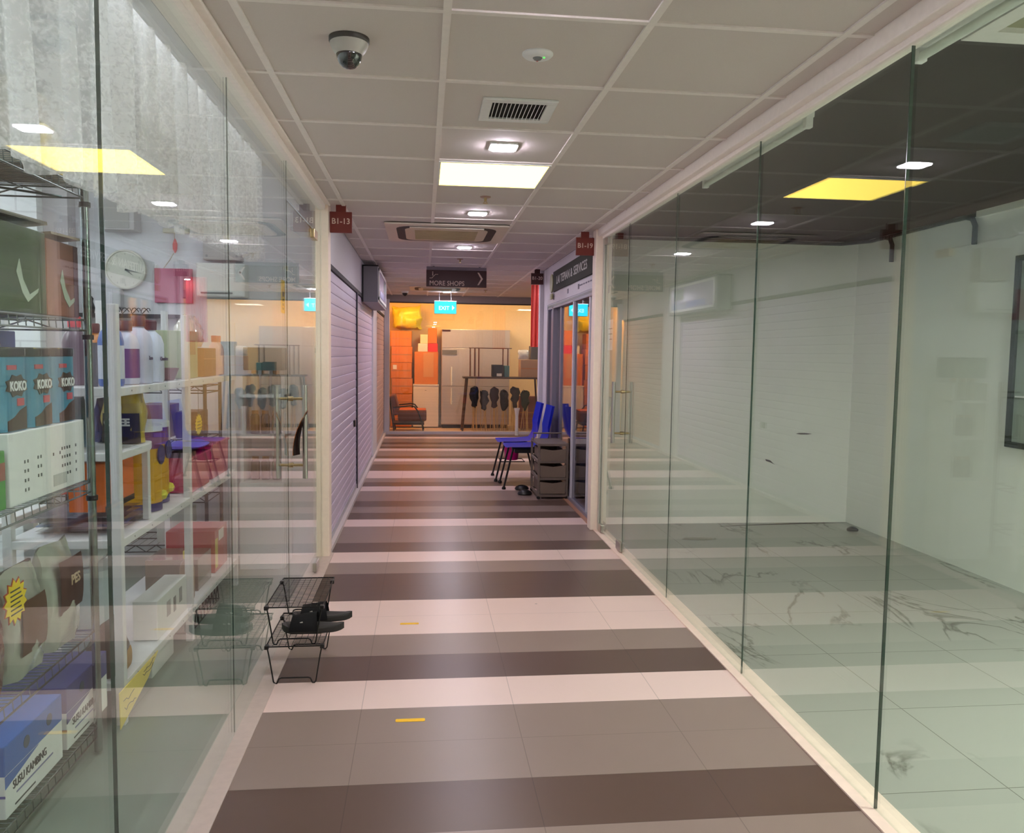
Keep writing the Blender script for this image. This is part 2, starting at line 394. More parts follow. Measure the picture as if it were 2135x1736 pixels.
# left glass door
d1 = struct('door_1', MB().box(LX-.005, LX+.005, 4.188, 5.255, .012, 2.14), GL)
obj('glass_edge', MB().box(LX-.002, LX+.002, 4.184, 4.188, .012, 2.14).box(LX-.004, LX+.004, 4.188, 5.255, 2.1402, 2.1435), GLE, d1)
obj('hinge_patch', MB().box(LX-.018, LX+.018, 5.10, 5.255, 2.09, 2.145), BRASS, d1, bev=.004)
obj('hinge_patch', MB().box(LX-.018, LX+.018, 5.12, 5.255, .012, .07), STEEL, d1, bev=.004)
hp = bpy.data.objects.new('pull_handle', None); COL.objects.link(hp); hp.parent = d1
pull_handle(LX, 4.275, .74, 1.225, .072, hp)
# right glass door
d2 = struct('door_2', MB().box(RX-.005, RX+.005, 5.53, 6.25, .02, 2.30), GR)
obj('glass_edge', MB().box(RX-.002, RX+.002, 5.526, 5.529, .02, 2.30), GLE, d2)
obj('hinge_patch', MB().box(RX-.016, RX+.016, 5.53, 5.66, .012, .075), STEEL, d2, bev=.004)
obj('hinge_patch', MB().box(RX-.016, RX+.016, 6.15, 6.25, .012, .07), STEEL, d2, bev=.004)
obj('hinge_patch', MB().box(RX-.016, RX+.016, 6.13, 6.25, 2.25, 2.30), STEEL, d2, bev=.004)
hp = bpy.data.objects.new('pull_handle', None); COL.objects.link(hp); hp.parent = d2
pull_handle(RX, 5.615, .78, 1.215, .066, hp)

# ------------------------------------------------------------------ SETTING: left shop shell
LSW = mat('left_shop_wall', (224, 224, 230), .7)
struct('floor.001', MB().box(-4.0, -.735, -1.7, 5.62, -.06, 0), mat('shop_floor', (140, 150, 138), .35, noise=.05, ns=8))
struct('ceiling.001', MB().box(-4.0, -.735, -1.7, 5.62, 2.62, 2.7), mat('shop_ceiling', (205, 203, 200), .8))
struct('wall_far_left_shop', MB().box(-2.25, -.73, 5.62, 5.72, 0, 2.7), LSW)
struct('wall_brick_left_shop', MB().box(-4.0, -2.40, 5.42, 5.72, 0, 2.7), brick_mat('white_brick', (232, 234, 236), .42, .16))
struct('trim_13', MB().box(-2.40, -2.25, 5.50, 5.72, 0, 2.7), mat('pillar_grey', (196, 192, 196), .6))
struct('wall_left_shop', MB().box(-4.1, -4.0, -1.8, 5.72, 0, 2.7), LSW)
struct('wall_near_left_shop', MB().box(-4.0, -.70, -1.8, -1.7, 0, 2.7), LSW)
struct('trim_14', MB().box(-.80, -.735, -1.7, 5.62, 2.335, 2.62), LSW)
struct('trim_15', MB().box(-.69, -.60, -4, -1.6, 0, Z), CREAM)
# ------------------------------------------------------------------ SETTING: right shop shell
RSW = mat('right_shop_wall', (240, 240, 232), .65, noise=.05, ns=3)
struct('floor.002', MB().box(1.47, 3.62, -1.7, 6.55, -.06, 0), MARB)
struct('wall_right', MB().box(3.62, 3.72, -1.8, 6.65, 0, 2.6), RSW)
struct('wall_far_right_shop', MB().box(1.44, 3.62, 6.53, 6.6, 0, 2.6), RSW)
struct('wall_near_right_shop', MB().box(1.42, 3.62, -1.8, -1.7, 0, 2.6), RSW)
struct('ceiling.002', MB().box(1.46, 3.62, -1.7, 6.53, 2.372, 2.45), mat('dark_ceiling', (15, 15, 11), .9, noise=.12, ns=3))
struct('trim_16', MB().box(1.40, 1.48, -4, -1.2, 0, Z), CREAM)
struct('trim_17', MB().box(1.58, 3.6, 2.25, 2.325, 2.345, 2.372).box(1.58, 1.64, -.5, 2.25, 2.345, 2.372), WHITEP)
struct('trim_18', MB().box(1.64, 3.6, -.5, 2.25, 2.36, 2.372), mat('bulkhead_grey', (150, 150, 120), .7))
struct('trim_19', MB().box(3.585, 3.62, -1.7, 5.02, 2.33, 2.372), RSW)

# ------------------------------------------------------------------ SETTING: far part of the corridor
WLAV = mat('far_wall_white', (214, 210, 214), .6)
struct('wall_left', MB().box(-.76, -.662, 5.70, 14.05, 2.02, Z).box(-.76, -.70, 5.70, 14.05, 0, 2.02), WLAV)
struct('trim_20', MB().box(-.699, -.655, 5.70, 13.9, 1.985, 2.02), mat('shutter_slot', (30, 28, 32), .6))
def shutter(name, y0, y1, m, z1=1.985, pitch=.078):
    b = MB(); z = .035; prof = []
    while z < z1-.01:
        zz = min(z+pitch, z1)
        prof += [(-.673, z), (-.6675, z+.003), (-.6665, z+.02), (-.6665, zz-.02), (-.668, zz-.006), (-.673, zz-.002)]
        z = zz
    poly = [(-.6985, .035)] + prof + [(-.6985, z1)]
    b.prism([(p[0], p[1]) for p in poly], 'y', y0, y1)
    o = struct(name, b, m)
    obj('bottom_rail', MB().box(-.680, -.660, y0, y1, .03, .075), mat('rail_alu', (190,188,196), .4, metal=.4), o)
    return o
SH = mat('shutter_lavender', (206, 194, 214), .42, noise=.04, ns=4)
s1 = shutter('door_3', 5.72, 8.215, SH)
obj('lock', MB().box(-.668, -.652, 7.9, 8.0, .68, .74), BLACK, s1)
shutter('door_4', 8.275, 10.70, SH)
shutter('door_5', 11.55, 13.86, mat('shutter_pink', (196, 168, 160), .5, noise=.04, ns=4))
gpost = mat('guide_grey', (150, 148, 158), .4, metal=.3)
struct('trim_21', MB().box(-.699, -.652, 8.215, 8.245, .03, 1.985), mat('guide_dark', (52, 50, 62), .4))
struct('trim_22', MB().box(-.699, -.652, 8.245, 8.275, .03, 1.985).box(-.699, -.655, 5.70, 5.72, .03, 1.985), gpost)
struct('trim_23', MB().box(-.70, -.648, 10.70, 11.52, .03, 2.02), mat('pillar_white', (216, 212, 214), .5))
struct('trim_24', MB().box(-.699, -.655, 11.52, 11.55, .03, 1.985).box(-.699, -.655, 13.86, 13.88, .03, 1.985), gpost)
# right side shop front beyond the post
struct('wall_right_far', MB().box(1.405, 1.50, 6.42, 9.62, 1.96, Z).box(1.405, 1.50, 9.22, 9.62, 0, 1.96).box(1.36,1.52,9.50,9.62,0,Z), WLAV)
struct('wall_corner', MB().box(1.50, 4.2, 9.52, 9.62, 0, Z), WLAV)
struct('wall_right_passage', MB().box(4.2, 4.3, 9.5, 14.1, 0, 2.5), WLAV)
alu = mat('silver_frame', (140, 136, 150), .4, metal=.2)
fr = MB()
for y0, y1, x0 in ((8.42,8.48,1.43),(8.80,8.86,1.405),(9.02,9.09,1.43),(9.16,9.22,1.405)):
    fr.box(x0, x0+.05, y0, y1, .03, 1.93)
f2 = MB()
for y0, y1, x0 in ((6.44,6.5,1.405),(6.87,6.91,1.415),(7.58,7.62,1.405)): f2.box(x0, x0+.05, y0, y1, .03, 1.93)
struct('trim_31', f2, mat('white_alu', (214, 212, 222), .4, metal=.2), bev=.003)
fr.box(1.405, 1.48, 6.42, 9.22, 1.90, 1.96).box(1.40, 1.49, 6.42, 9.22, 0, .035)
struct('trim_25', fr, alu, bev=.003)
struct('trim_26', MB().box(1.403, 1.412, 6.42, 9.2, 1.925, 1.945), BLACK)
d6 = struct('door_6', MB().box(1.425, 1.431, 6.92, 7.56, .035, 1.90), glass('door_glass_a', (.8,.82,.86)))
obj('leaf_frame', MB().box(1.42, 1.436, 6.90, 6.93, .035, 1.90).box(1.42, 1.436, 7.54, 7.57, .035, 1.90), alu, d6)
struct('window_14', MB().box(1.445, 1.451, 7.62, 8.80, .035, 1.90), GF)
struct('window_15', MB().box(1.445, 1.451, 6.50, 6.86, .035, 1.90), glass('door_glass_b', (.8,.82,.86)))
struct('wall_service_shop', MB().box(2.3, 2.36, 6.6, 9.5, 0, 2.4).box(1.5, 2.3, 6.6, 9.5, 2.3, 2.4).box(1.5, 2.3, 9.44, 9.5, 0, 2.3).box(1.5, 2.3, 6.6, 6.66, 0, 2.3), mat('dark_interior', (92, 90, 108), .7))
struct('floor.003', MB().box(1.42, 2.3, 6.6, 9.5, -.05, -.002), mat('service_floor', (120, 112, 112), .4))
struct('trim_27', MB().box(1.47, 1.478, 7.0, 7.5, 0.1, 1.5).box(1.47, 1.478, 8.0, 9.0, .03, 1.9), mat('blind_dark', (70, 68, 86), .6))
# far glass front
struct('trim_28', MB().box(-.66, 4.2, 14.02, 14.12, 2.30, Z).box(-.60, 4.2, 14.03, 14.11, 2.262, 2.30), mat('far_header', (150, 142, 142), .5))
struct('trim_29', MB().box(-.60, 4.2, 14.025, 14.115, 2.245, 2.262), mat('far_header_dark', (58, 44, 34), .5))
struct('trim_30', MB().box(-.66, -.575, 14.0, 14.12, 0, 2.30).box(-.60, 4.2, 14.03, 14.11, 0, .045), mat('far_frame', (214, 208, 214), .4))
struct('window_16', MB().box(-.575, .72, 14.065, 14.075, .045, 2.245), GF)
struct('window_17', MB().box(.725, 2.2, 14.065, 14.075, .045, 2.245), GF)
struct('window_18', MB().box(2.205, 4.2, 14.065, 14.075, .045, 2.245), GF)
# far room shell
FRW = mat('far_room_wall', (240, 216, 170), .7)
struct('floor.004', MB().box(-.9, 4.2, 14.12, 15.8, -.06, 0), mat('far_room_floor', (206, 178, 150), .4))
struct('wall_far', MB().box(-.9, 4.2, 15.72, 15.8, 0, 2.6), FRW)
struct('wall_far_room_left', MB().box(-.9, -.80, 14.12, 15.72, 0, 2.6), FRW)
struct('wall_far_room_right', MB().box(3.4, 3.5, 14.12, 15.72, 0, 2.6), FRW)
struct('ceiling.003', MB().box(-.9, 4.2, 14.12, 15.72, 2.5, 2.6), FRW)

# ------------------------------------------------------------------ LIGHTS (fittings)
def panel_light(x0, x1, y0, y1, label, rgb, nm='panel_glow', z=Z, grp=None):
    t = thing('ceiling_light', label, 'light', ((x0+x1)/2, (y0+y1)/2, z-.012), grp)
    obj('frame', MB().box(x0-.004, x1+.004, y0-.004, y0+.006, z-.012, z).box(x0-.004, x1+.004, y1-.006, y1+.004, z-.012, z).box(x0-.004, x0+.006, y0, y1, z-.012, z).box(x1-.006, x1+.004, y0, y1, z-.012, z), WPLAS, t)
    obj('diffuser', MB().box(x0+.006, x1-.006, y0+.006, y1-.006, z-.009, z-.002), emat(nm, rgb), t)
    return t
panel_light(.078, .648, 4.225, 4.80, 'large square warm white panel light in the ceiling grid', E_PANEL)
panel_light(.078, .648, -1.78, -1.2, 'warm square panel light above the corridor behind the viewer', E_PANEL)
DL = thing('downlight', 'small square cool downlight between the air grille and the panel light', 'light', (.370, 3.90, Z-.014), 'square downlights down the corridor')
def rr(cx_, cy_, hx, hy, r, n=5):
    pts = []
    for qx, qy, a0 in ((1,1,0),(-1,1,PI/2),(-1,-1,PI),(1,-1,1.5*PI)):
        for k in range(n+1):
            a = a0+PI/2*k/n; pts.append((cx_+qx*(hx-r)+r*math.cos(a), cy_+qy*(hy-r)+r*math.sin(a)))
    return pts
obj('bezel', MB().prism(rr(.37, 3.9, .066, .066, .02), 'z', Z-.009, Z), WPLAS, DL)
obj('lens', MB().prism(rr(.37, 3.9, .056, .056, .018), 'z', Z-.014, Z-.0085), emat('down_glow', E_DOWN), DL)
for y, lb in ((2.02, 'square downlight in the ceiling just above the top edge of the view'), (.2, 'square downlight overhead near the viewer'), (-2.6, 'square downlight behind the viewer'),
              (5.736, 'square cool downlight just before the round cornered air cassette'), (7.565, 'square cool downlight just past the air cassette'),
              (9.75, 'added square downlight hidden behind the MORE SHOPS sign to brighten the far end'), (10.7, 'added unseen downlight between the MORE SHOPS sign and the exit sign, far end fill'), (13.05, 'small farthest downlight glowing right above the green exit sign')):  # pair between the two signs is added, hidden, brightening the far end
    dup(DL, (.37, y, Z-.014), lb)
# left shop tubes; the slim ones are added, hidden fill for lace and shelves
for i, (x, y) in enumerate(((-2.4, .6), (-2.5, 2.6), (-3.45, 4.6), (-3.3, 2.4), (-.885, 1.2), (-.885, 2.75), (-.885, 4.2))):
    t = thing('tube_light', ['long tube light on the pet shop ceiling out of view on the left', 'long tube light on the pet shop ceiling behind the chrome rack, out of view', 'long tube light on the pet shop ceiling near the brick wall', 'long tube light on the pet shop ceiling deepest in the shop', 'added slim fill tube above the glass beside the viewer, out of view', 'added slim fill tube hidden above the lace valance over the chrome rack', 'added slim fill tube hidden above the lace valance near the glass door'][i], 'light', (x, y, 2.56))
    hw_ = .05 if i < 4 else .03
    obj('housing', MB().box(x-hw_, x+hw_, y-.6, y+.6, 2.59, 2.62), WPLAS, t)
    obj('tube', MB().box(x-hw_+.005, x+hw_-.005, y-.58, y+.58, 2.56, 2.59), emat('shop_tube_glow', E_SHOP) if i < 4 else emat('slim_tube_fill', [c*.6 for c in E_SHOP]), t)
# far room warm lamps
for i, (x, y) in enumerate(((-.35, 14.5), (.75, 14.4), (2.3, 14.5))):
    t = thing('ceiling_lamp', ['round warm lamp above the armchair in the far room', 'round warm lamp above the steel fridge in the far room', 'round warm lamp at the right of the far room'][i], 'light', (x, y, 2.45))
    obj('base', MB().lathe([(.10, 2.47), (.10, 2.5)], (x, y, 0)), WPLAS, t)
    obj('globe', MB().lathe([(.02, 2.405), (.06, 2.415), (.085, 2.44), (.085, 2.47)], (x, y, 0)), emat('warm_glow_%d' % i, [(120, 48, 7), (92, 66, 36), (92, 74, 52)][i]), t, smooth=True)
# right shop: an added, unseen fill lamp (behind the white bulkhead near the viewer)
panel_light(2.55, 3.15, 1.6, 2.2, 'added unseen fill light for the empty shop behind the white bulkhead', (48, 49, 46), 'right_shop_fill', z=2.358)

panel_light(2.05, 2.6, 10.05, 10.6, 'added unseen fill panel in the side passage beyond the corner', (9, 8.2, 7.4), 'passage_fill')  # panel added out of view around the corner to light the red curtain
# tube battens along the top of the right shop glass
for i, (a, b_) in enumerate(((3.12, 4.32), (1.22, 2.42))):
    t = thing('tube_batten', ['unlit tube light fixed along the top of the right glass, farther one', 'unlit tube light fixed along the top of the right glass, nearer one'][i], 'light', (1.505, (a+b_)/2, 2.30), 'unlit tube lights in the empty shop')
    obj('housing', MB().box(1.485, 1.525, a, b_, 2.345, 2.372).box(1.49, 1.52, a, a+.03, 2.305, 2.35).box(1.49, 1.52, b_-.03, b_, 2.305, 2.35), WPLAS, t, bev=.003)
    obj('tube', MB().tube([(1.505, a+.03, 2.322), (1.505, b_-.03, 2.322)], .014, 14), mat('frosted_tube', (216, 222, 214), .35), t, smooth=True)

# ------------------------------------------------------------------ CEILING FIXTURES
t = thing('dome_camera', 'grey dome security camera hanging under the ceiling', 'camera', (-.237, 2.667, Z-.10))
c = (-.237, 2.667, Z)
obj('mounting_ring', MB().lathe([(.060, -.016), (.063, -.012), (.063, 0)], c, 32), mat('cctv_ring', (74, 70, 66), .4), t, smooth=True)
obj('housing', MB().lathe([(.040, -.052), (.050, -.040), (.057, -.026), (.060, -.016)], c, 32), mat('cctv_body', (188, 184, 176), .35), t, smooth=True)
obj('dome', MB().lathe([(.004, -.094), (.018, -.090), (.030, -.080), (.038, -.066), (.041, -.050), (.041, -.045)], c, 32), mat('smoked_dome', (12, 12, 12), .05, spec=.8, coat=1), t, smooth=True)
t = thing('emergency_light', 'round white emergency light with tiny green indicator on the ceiling', 'light', (.366, 2.709, Z-.012))
c = (.366, 2.709, Z)
obj('disc', MB().lathe([(.030, -.014), (.044, -.011), (.051, -.004), (.051, 0)], c, 32), WPLAS, t, smooth=True)
obj('lens', MB().lathe([(.012, -.019), (.017, -.013)], c, 20), GREYP, t, smooth=True)
obj('green_indicator', MB().lathe([(.003, -.016), (.004, -.012)], (.386, 2.700, Z), 10), emat('green_led', (.08, 1.3, .1)), t)
obj('red_button', MB().lathe([(.004, -.016), (.005, -.012)], (.368, 2.732, Z), 10), mat('red_button', (190, 40, 40), .4), t)
# vent grille
t = thing('air_grille', 'white framed rectangular air grille in the ceiling', 'vent', (.368, 3.32, Z-.012))
x0, x1, y0, y1 = .222, .515, 3.175, 3.468
obj('frame', MB().box(x0, x1, y0, y0+.04, Z-.011, Z).box(x0, x1, y1-.04, y1, Z-.011, Z).box(x0, x0+.04, y0+.04, y1-.04, Z-.011, Z).box(x1-.04, x1, y0+.04, y1-.04, Z-.011, Z), WPLAS, t, bev=.003)
obj('backing', MB().box(x0+.03, x1-.03, y0+.03, y1-.03, Z-.003, Z-.001), mat('vent_dark', (34, 30, 28), .9), t)
rt = Euler((0, .5, 0)).to_matrix()
for k in range(13):
    x = x0+.05+k*.0161
    obj('slat', MB().box(x-.001, x+.001, y0+.04, y1-.04, Z-.012, Z-.003, rot=rt), WPLAS, t)
# sprinklers
def sprinkler(x, y, label):
    t = thing('sprinkler', label, 'sprinkler', (x, y, Z-.05), 'ceiling sprinklers')
    obj('escutcheon', MB().lathe([(.030, -.006), (.034, -.002), (.034, 0)], (x, y, Z), 20), mat('spr_pink', (176, 140, 126), .5), t, smooth=True)
    obj('body', MB().lathe([(.008, -.03), (.010, -.006)], (x, y, Z), 12).lathe([(.016, -.042), (.016, -.039)], (x, y, Z), 14).tube([(x-.01, y, Z-.04), (x-.006, y, Z-.025)], .002, 5).tube([(x+.01, y, Z-.04), (x+.006, y, Z-.025)], .002, 5), BRASS, t)
sprinkler(.381, 5.156, 'small ceiling sprinkler just beyond the big panel light')
sprinkler(.375, 8.55, 'small ceiling sprinkler just in front of the MORE SHOPS sign')
sprinkler(.95, 12.6, 'grey ceiling sprinkler near the far shop front, right of the exit sign')
# cassette air conditioners
def cassette(x0, x1, y0, y1, label):
    t = thing('air_conditioner', label, 'air conditioner', ((x0+x1)/2, (y0+y1)/2, Z-.03))
    mx, my, hx, hy = (x0+x1)/2, (y0+y1)/2, (x1-x0)/2, (y1-y0)/2
    obj('panel', MB().prism(rr(mx, my, hx, hy, .02), 'z', Z-.020, Z-.0075), mat('ac_white', (216, 206, 192), .4), t, bev=.003)
    obj('air_slot', MB().prism(rr(mx, my, hx*.82, hy*.82, .14), 'z', Z-.0225, Z-.018), mat('ac_slot', (42, 34, 28), .6), t)
    obj('grille', MB().prism(rr(mx, my, hx*.68, hy*.68, .09), 'z', Z-.028, Z-.019), mat('ac_grille', (214, 200, 176), .45), t, bev=.003)
    g = MB()
    for k in range(14):
        y = my-hy*.5+k*hy/13.0
        g.box(mx-hx*.52, mx+hx*.52, y-.004, y+.004, Z-.031, Z-.0275)
    obj('louvres', g, mat('ac_louvre', (190, 170, 134), .6), t)
    obj('air_flap', MB().box(mx-hx*.6, mx+hx*.6, y0+hy*.2, y0+hy*.28, Z-.03, Z-.019), mat('ac_white', (216,206,192)), t)
cassette(-.30, .65, 6.22, 7.18, 'cassette air conditioner with dark rounded air slot in the ceiling')
cassette(-.21, .62, 12.0, 12.75, 'distant cassette air conditioner behind the MORE SHOPS sign')

# ------------------------------------------------------------------ SIGNS
def blade_sign(body, x0, x1, y, z0, z1, label, m=MAROON, size=.053):
    t = thing('unit_sign', label, 'sign', ((x0+x1)/2, y, z0), 'maroon unit number signs')
    obj('plate', MB().box(x0, x1, y-.012, y+.012, z0, z1), m, t, bev=.002)
    obj('bracket', MB().box(x0+.04, x1-.04, y-.006, y+.006, z1, z1+.046), m, t)
    text(body, size, LETTER, ((x0+x1)/2, y-.0125, z0+(z1-z0)*.42), (1,0,0), (0,0,1), t, align='CENTER', bold=.0006, sx=.98)
    return t
blade_sign('B1-13', -.628, -.482, 5.62, 2.196, 2.334, 'small maroon hanging unit sign reading B1-13')
blade_sign('B1-19', 1.190, 1.334, 6.38, 2.184, 2.322, 'small maroon hanging unit sign reading B1-19')
blade_sign('B1-20', 1.232, 1.375, 9.38, 2.206, 2.334, 'small distant dark maroon unit sign above the red curtain', DMAROON)
t = thing('direction_sign', 'dark maroon hanging sign reading MORE SHOPS with an arrow', 'sign', (.36, 9.3, 2.145))
obj('panel', MB().box(.028, .710, 9.285, 9.315, 2.148, 2.335), DMAROON, t, bev=.003)
for hx in (.1, .62): obj('hanger', MB().box(hx, hx+.02, 9.30, 9.31, 2.335, Z), GREYP, t)
obj('standin_plate', MB().box(.03, .708, 9.29, 9.30, 2.336, Z-.008), mat('plate_lavender', (138, 128, 138), .5), t)  # added plate stands in for the grey area above the sign, no real part
text('MORE SHOPS', .074, LETTER, (.062, 9.284, 2.163), (1,0,0), (0,0,1), t, bold=.0008, sx=.90)
obj('arrow', MB().prism([(.605,2.315),(.622,2.315),(.668,2.245),(.622,2.175),(.605,2.175),(.645,2.245)], 'y', 9.281, 9.285), LETTER, t)
obj('pictogram', MB().tube([(.065, 9.283, 2.243), (.09, 9.283, 2.243), (.13, 9.283, 2.285), (.16, 9.283, 2.285)], .004, 6).box(.095, .105, 9.281, 9.285, 2.27, 2.30).lathe([(.006,9.281),(.006,9.285)], (.10, 0, 2.31), 10, 'y'), LETTER, t)
t = thing('exit_sign', 'glowing cyan green exit sign box hanging far down the corridor', 'sign', (.35, 13.2, 2.03))
obj('case', MB().box(.168, .528, 13.19, 13.24, 2.03, 2.24), WPLAS, t, bev=.006)
obj('lit_face', MB().box(.176, .520, 13.182, 13.19, 2.038, 2.232), emat('exit_glow', E_EXIT), t)
text('EXIT', .085, emat('exit_letter', (.75, 1.3, 1.4)), (.325, 13.181, 2.095), (1,0,0), (0,0,1), t, align='CENTER', bold=.001)
obj('arrow', MB().prism([(.455, 2.17), (.495, 2.13), (.455, 2.09)], 'y', 13.179, 13.182), emat('exit_letter', (1,1,1)), t)
for hx in (.25, .44): obj('hanger', MB().tube([(hx, 13.215, 2.24), (hx, 13.215, Z)], .004, 6), GREYP, t)
# service shop fascia sign
t = thing('shop_sign', 'dark grey fascia sign with pale lettering above the sliding doors', 'sign', (1.40, 7.6, 2.07))
obj('board', MB().box(1.385, 1.405, 6.44, 8.72, 2.075, 2.285), mat('fascia_grey', (74, 76, 70), .8, spec=.15), t, bev=.003)
yw = 8.50
for wd in ('LAI', 'TEPIAN', '&', 'SERVICES'):
    lo_ = text(wd, .115, mat('fascia_letter', (196, 196, 190), .5), (1.3845, yw, 2.14), (0,-1,0), (0,0,1), t, bold=.001, sx=1.36)
    yw = t['_base'][1] + min(v.co.y for v in lo_.data.vertices) - .055
obj('emblem', MB().lathe([(.10, -.008), (.10, .004)], (1.385, 8.80, 2.17), 20, 'x').box(1.375, 1.389, 8.74, 8.86, 2.0, 2.06), mat('fascia_emblem', (150, 150, 96), .5), t)
for i, y in enumerate((7.9, 7.35, 7.28, 7.2, 7.1, 7.0, 6.9, 6.8, 6.7)):
    obj('small_print', MB().box(1.402, 1.405, y-.03, y+.03, 2.022 if i > 1 else 2.0, 2.034 if i > 1 else 2.045), mat('print_grey', (120, 116, 130), .6), t)
# wall screen
t = thing('wall_screen', 'boxy light box with pale screen fixed high on the left wall above the shutters', 'screen', (-.55, 9.75, 1.94))
obj('case', MB().box(-.66, -.49, 8.92, 10.75, 1.94, 2.33), mat('screen_case', (128, 126, 134), .45), t, bev=.005)
obj('dark_edge', MB().box(-.66, -.485, 8.915, 8.93, 2.32, 2.335).box(-.66,-.645,8.915,8.93,1.94,2.335), BLACK, t)
obj('screen_frame', MB().box(-.49, -.478, 8.97, 9.02, 1.97, 2.31).box(-.49, -.478, 10.6, 10.65, 1.97, 2.31).box(-.49, -.478, 8.97, 10.65, 2.28, 2.31).box(-.49, -.478, 8.97, 10.65, 1.97, 2.0), WPLAS, t)
obj('screen', MB().box(-.489, -.484, 9.02, 10.6, 2.0, 2.28), mat('screen_face', (186, 178, 206), .2), t)
obj('picture_patch', MB().box(-.484, -.482, 10.1, 10.5, 2.12, 2.26), mat('scr_green', (60, 84, 74), .3), t)
obj('picture_patch', MB().box(-.484, -.482, 9.3, 10.0, 2.02, 2.09), mat('scr_blue', (110, 110, 190), .3), t)
# wall cctv far + small spot
t = thing('dome_camera', 'tiny far dome camera under the ceiling left of the exit sign', 'camera', (-.3, 13.2, 2.30))
obj('base', MB().lathe([(.05, -.03), (.06, 0)], (-.3, 13.2, Z), 16), WPLAS, t)
obj('dome', MB().lathe([(.01, -.08), (.035, -.06), (.045, -.03)], (-.3, 13.2, Z), 16), BLACK, t, smooth=True)
t = thing('spotlight', 'tiny bright spotlight at the top of the red curtain', 'light', (1.66, 10.9, 2.24))
obj('body', MB().lathe([(.03, 2.30), (.03, 2.38)], (1.66, 10.9, 0), 12), WPLAS, t)
obj('lens', MB().lathe([(.022, 2.292), (.026, 2.30)], (1.66, 10.9, 0), 12), emat('spot_glow', (60, 60, 70)), t)

# ------------------------------------------------------------------ CORRIDOR OBJECTS
YT = mat('yellow_tape', (244, 190, 20), .6, noise=.1, ns=60)
for i, (xa, xb, y) in enumerate(((-.098, .014, 3.02), (-.112, -.016, 4.135))):
    o = obj('floor_tape', MB().prism(rr((xa+xb)/2, y, (xb-xa)/2, .0125, .006, 3), 'z', .0003, .0013), YT)
    tag(o, ['short yellow tape strip on the floor, nearer one on brown tile', 'short faded yellow tape strip on the floor, farther one on white tile'][i], 'tape', 'yellow floor tape marks')
# wire shoe racks
def wire_rack(z0, label):
    x0, x1, y0, y1, h = -.650, -.415, 3.40, 3.845, .163
    t = thing('wire_shoe_rack', label, 'shoe rack', ((x0+x1)/2, (y0+y1)/2, z0), 'stacked black wire shoe racks')
    zt = z0+h
    g = MB(); g.tube([(x0,y0,zt),(x1,y0,zt),(x1,y1,zt),(x0,y1,zt),(x0,y0,zt)], .0032, 6)
    for k in range(1, 28): g.tube([(x0, y0+k*(y1-y0)/28, zt+.002), (x1, y0+k*(y1-y0)/28, zt+.002)], .0012, 5)
    for k in range(1, 9): g.tube([(x0+k*(x1-x0)/9, y0, zt-.001), (x0+k*(x1-x0)/9, y1, zt-.001)], .0014, 5)
    obj('shelf_grid', g, BLACKM, t)
    for y, d in ((y0+.004, 0), (y1-.045, 0)):
        obj('leg_frame', MB().tube([(x0+.004, y, zt), (x0+.012, y, zt-.04), (x0+.030, y, z0+.010), (x0+.036, y, z0+.003), (x0+.044, y, z0+.003), (x0+.048, y, z0+.012), (x0+.052, y, z0+.022), (x0+.062, y, z0+.026),
              (x1-.062, y, z0+.026), (x1-.052, y, z0+.022), (x1-.048, y, z0+.012), (x1-.044, y, z0+.003), (x1-.036, y, z0+.003), (x1-.030, y, z0+.010), (x1-.012, y, zt-.04), (x1-.004, y, zt)], .0032, 6), BLACKM, t)
    for xa in (x0-.006, x1-.012):
        for ya in (y0-.005, y1-.07): obj('corner_clip', MB().box(xa, xa+.018, ya, ya+.025, zt-.012, zt+.005), BLACK, t, bev=.003)
    return t
wire_rack(0.0, 'lower black wire shoe rack standing on the corridor floor')
wire_rack(.168, 'upper black wire shoe rack stacked over the slide slippers')
def slipper(cx_, cy_, cz, label):
    t = thing('slide_slipper', label, 'slipper', (cx_, cy_, cz), 'pair of black slides on the wire rack')
    L_, Wd = .27, .098
    def outline(u):  # u 0..1 heel->toe , returns half width
        return Wd/2*(.80+.20*math.cos((u-.78)*4.2))*math.sqrt(max(0, 1-abs(2*u-1)**3.2))
    b = MB(); n = 24; loops = []
    for zz, sc in ((0, .95), (.008, 1.0), (.022, 1.02), (.028, .97)):
        lo = []
        for side in (1, -1):
            rng = range(0, n+1) if side == 1 else range(n-1, 0, -1)
            for k in rng:
                u = k/n; x = cx_+L_/2-u*L_; rise = .012*max(0, (u-.8)/.2)**2+.010*max(0, (.2-u)/.2)**2
                lo.append(b.bm.verts.new((x, cy_+side*outline(u)*sc, cz+zz+rise)))
        loops.append(lo)
    m_ = len(loops[0])
    for i in range(3):
        for k in range(m_): b.bm.faces.new((loops[i][k], loops[i][(k+1)%m_], loops[i+1][(k+1)%m_], loops[i+1][k]))
    b.bm.faces.new(loops[0][::-1]); b.bm.faces.new(loops[-1]); bmesh.ops.recalc_face_normals(b.bm, faces=b.bm.faces[:])
    obj('sole', b, mat('slide_sole', (44, 42, 40), .6), t, smooth=False)
    def strap(u, v):
        x = cx_-.035 - (u-.5)*(.125-.02*math.sin(PI*v)) ; a = PI*v
        w = outline(.62+.3*(u-.5))*1.05
        return (x, cy_+w*math.cos(a), cz+.012+.074*(1-.22*(u))*math.sin(a)**.8)
    obj('strap', MB().grid(strap, 8, 18, .006), mat('slide_strap', (30, 30, 33), .55), t, smooth=True)
    sw = MB().prism([(cx_-.052, cz+.052), (cx_-.040, cz+.044), (cx_-.034, cz+.036), (cx_-.040, cz+.056)], 'y', cy_-.042, cy_-.041)
    obj('pale_mark', sw, mat('pale_flash', (216, 212, 204), .5), t)
slipper(-.478, 3.572, .169, 'black slide slipper lying nearer the viewer on the wire rack')
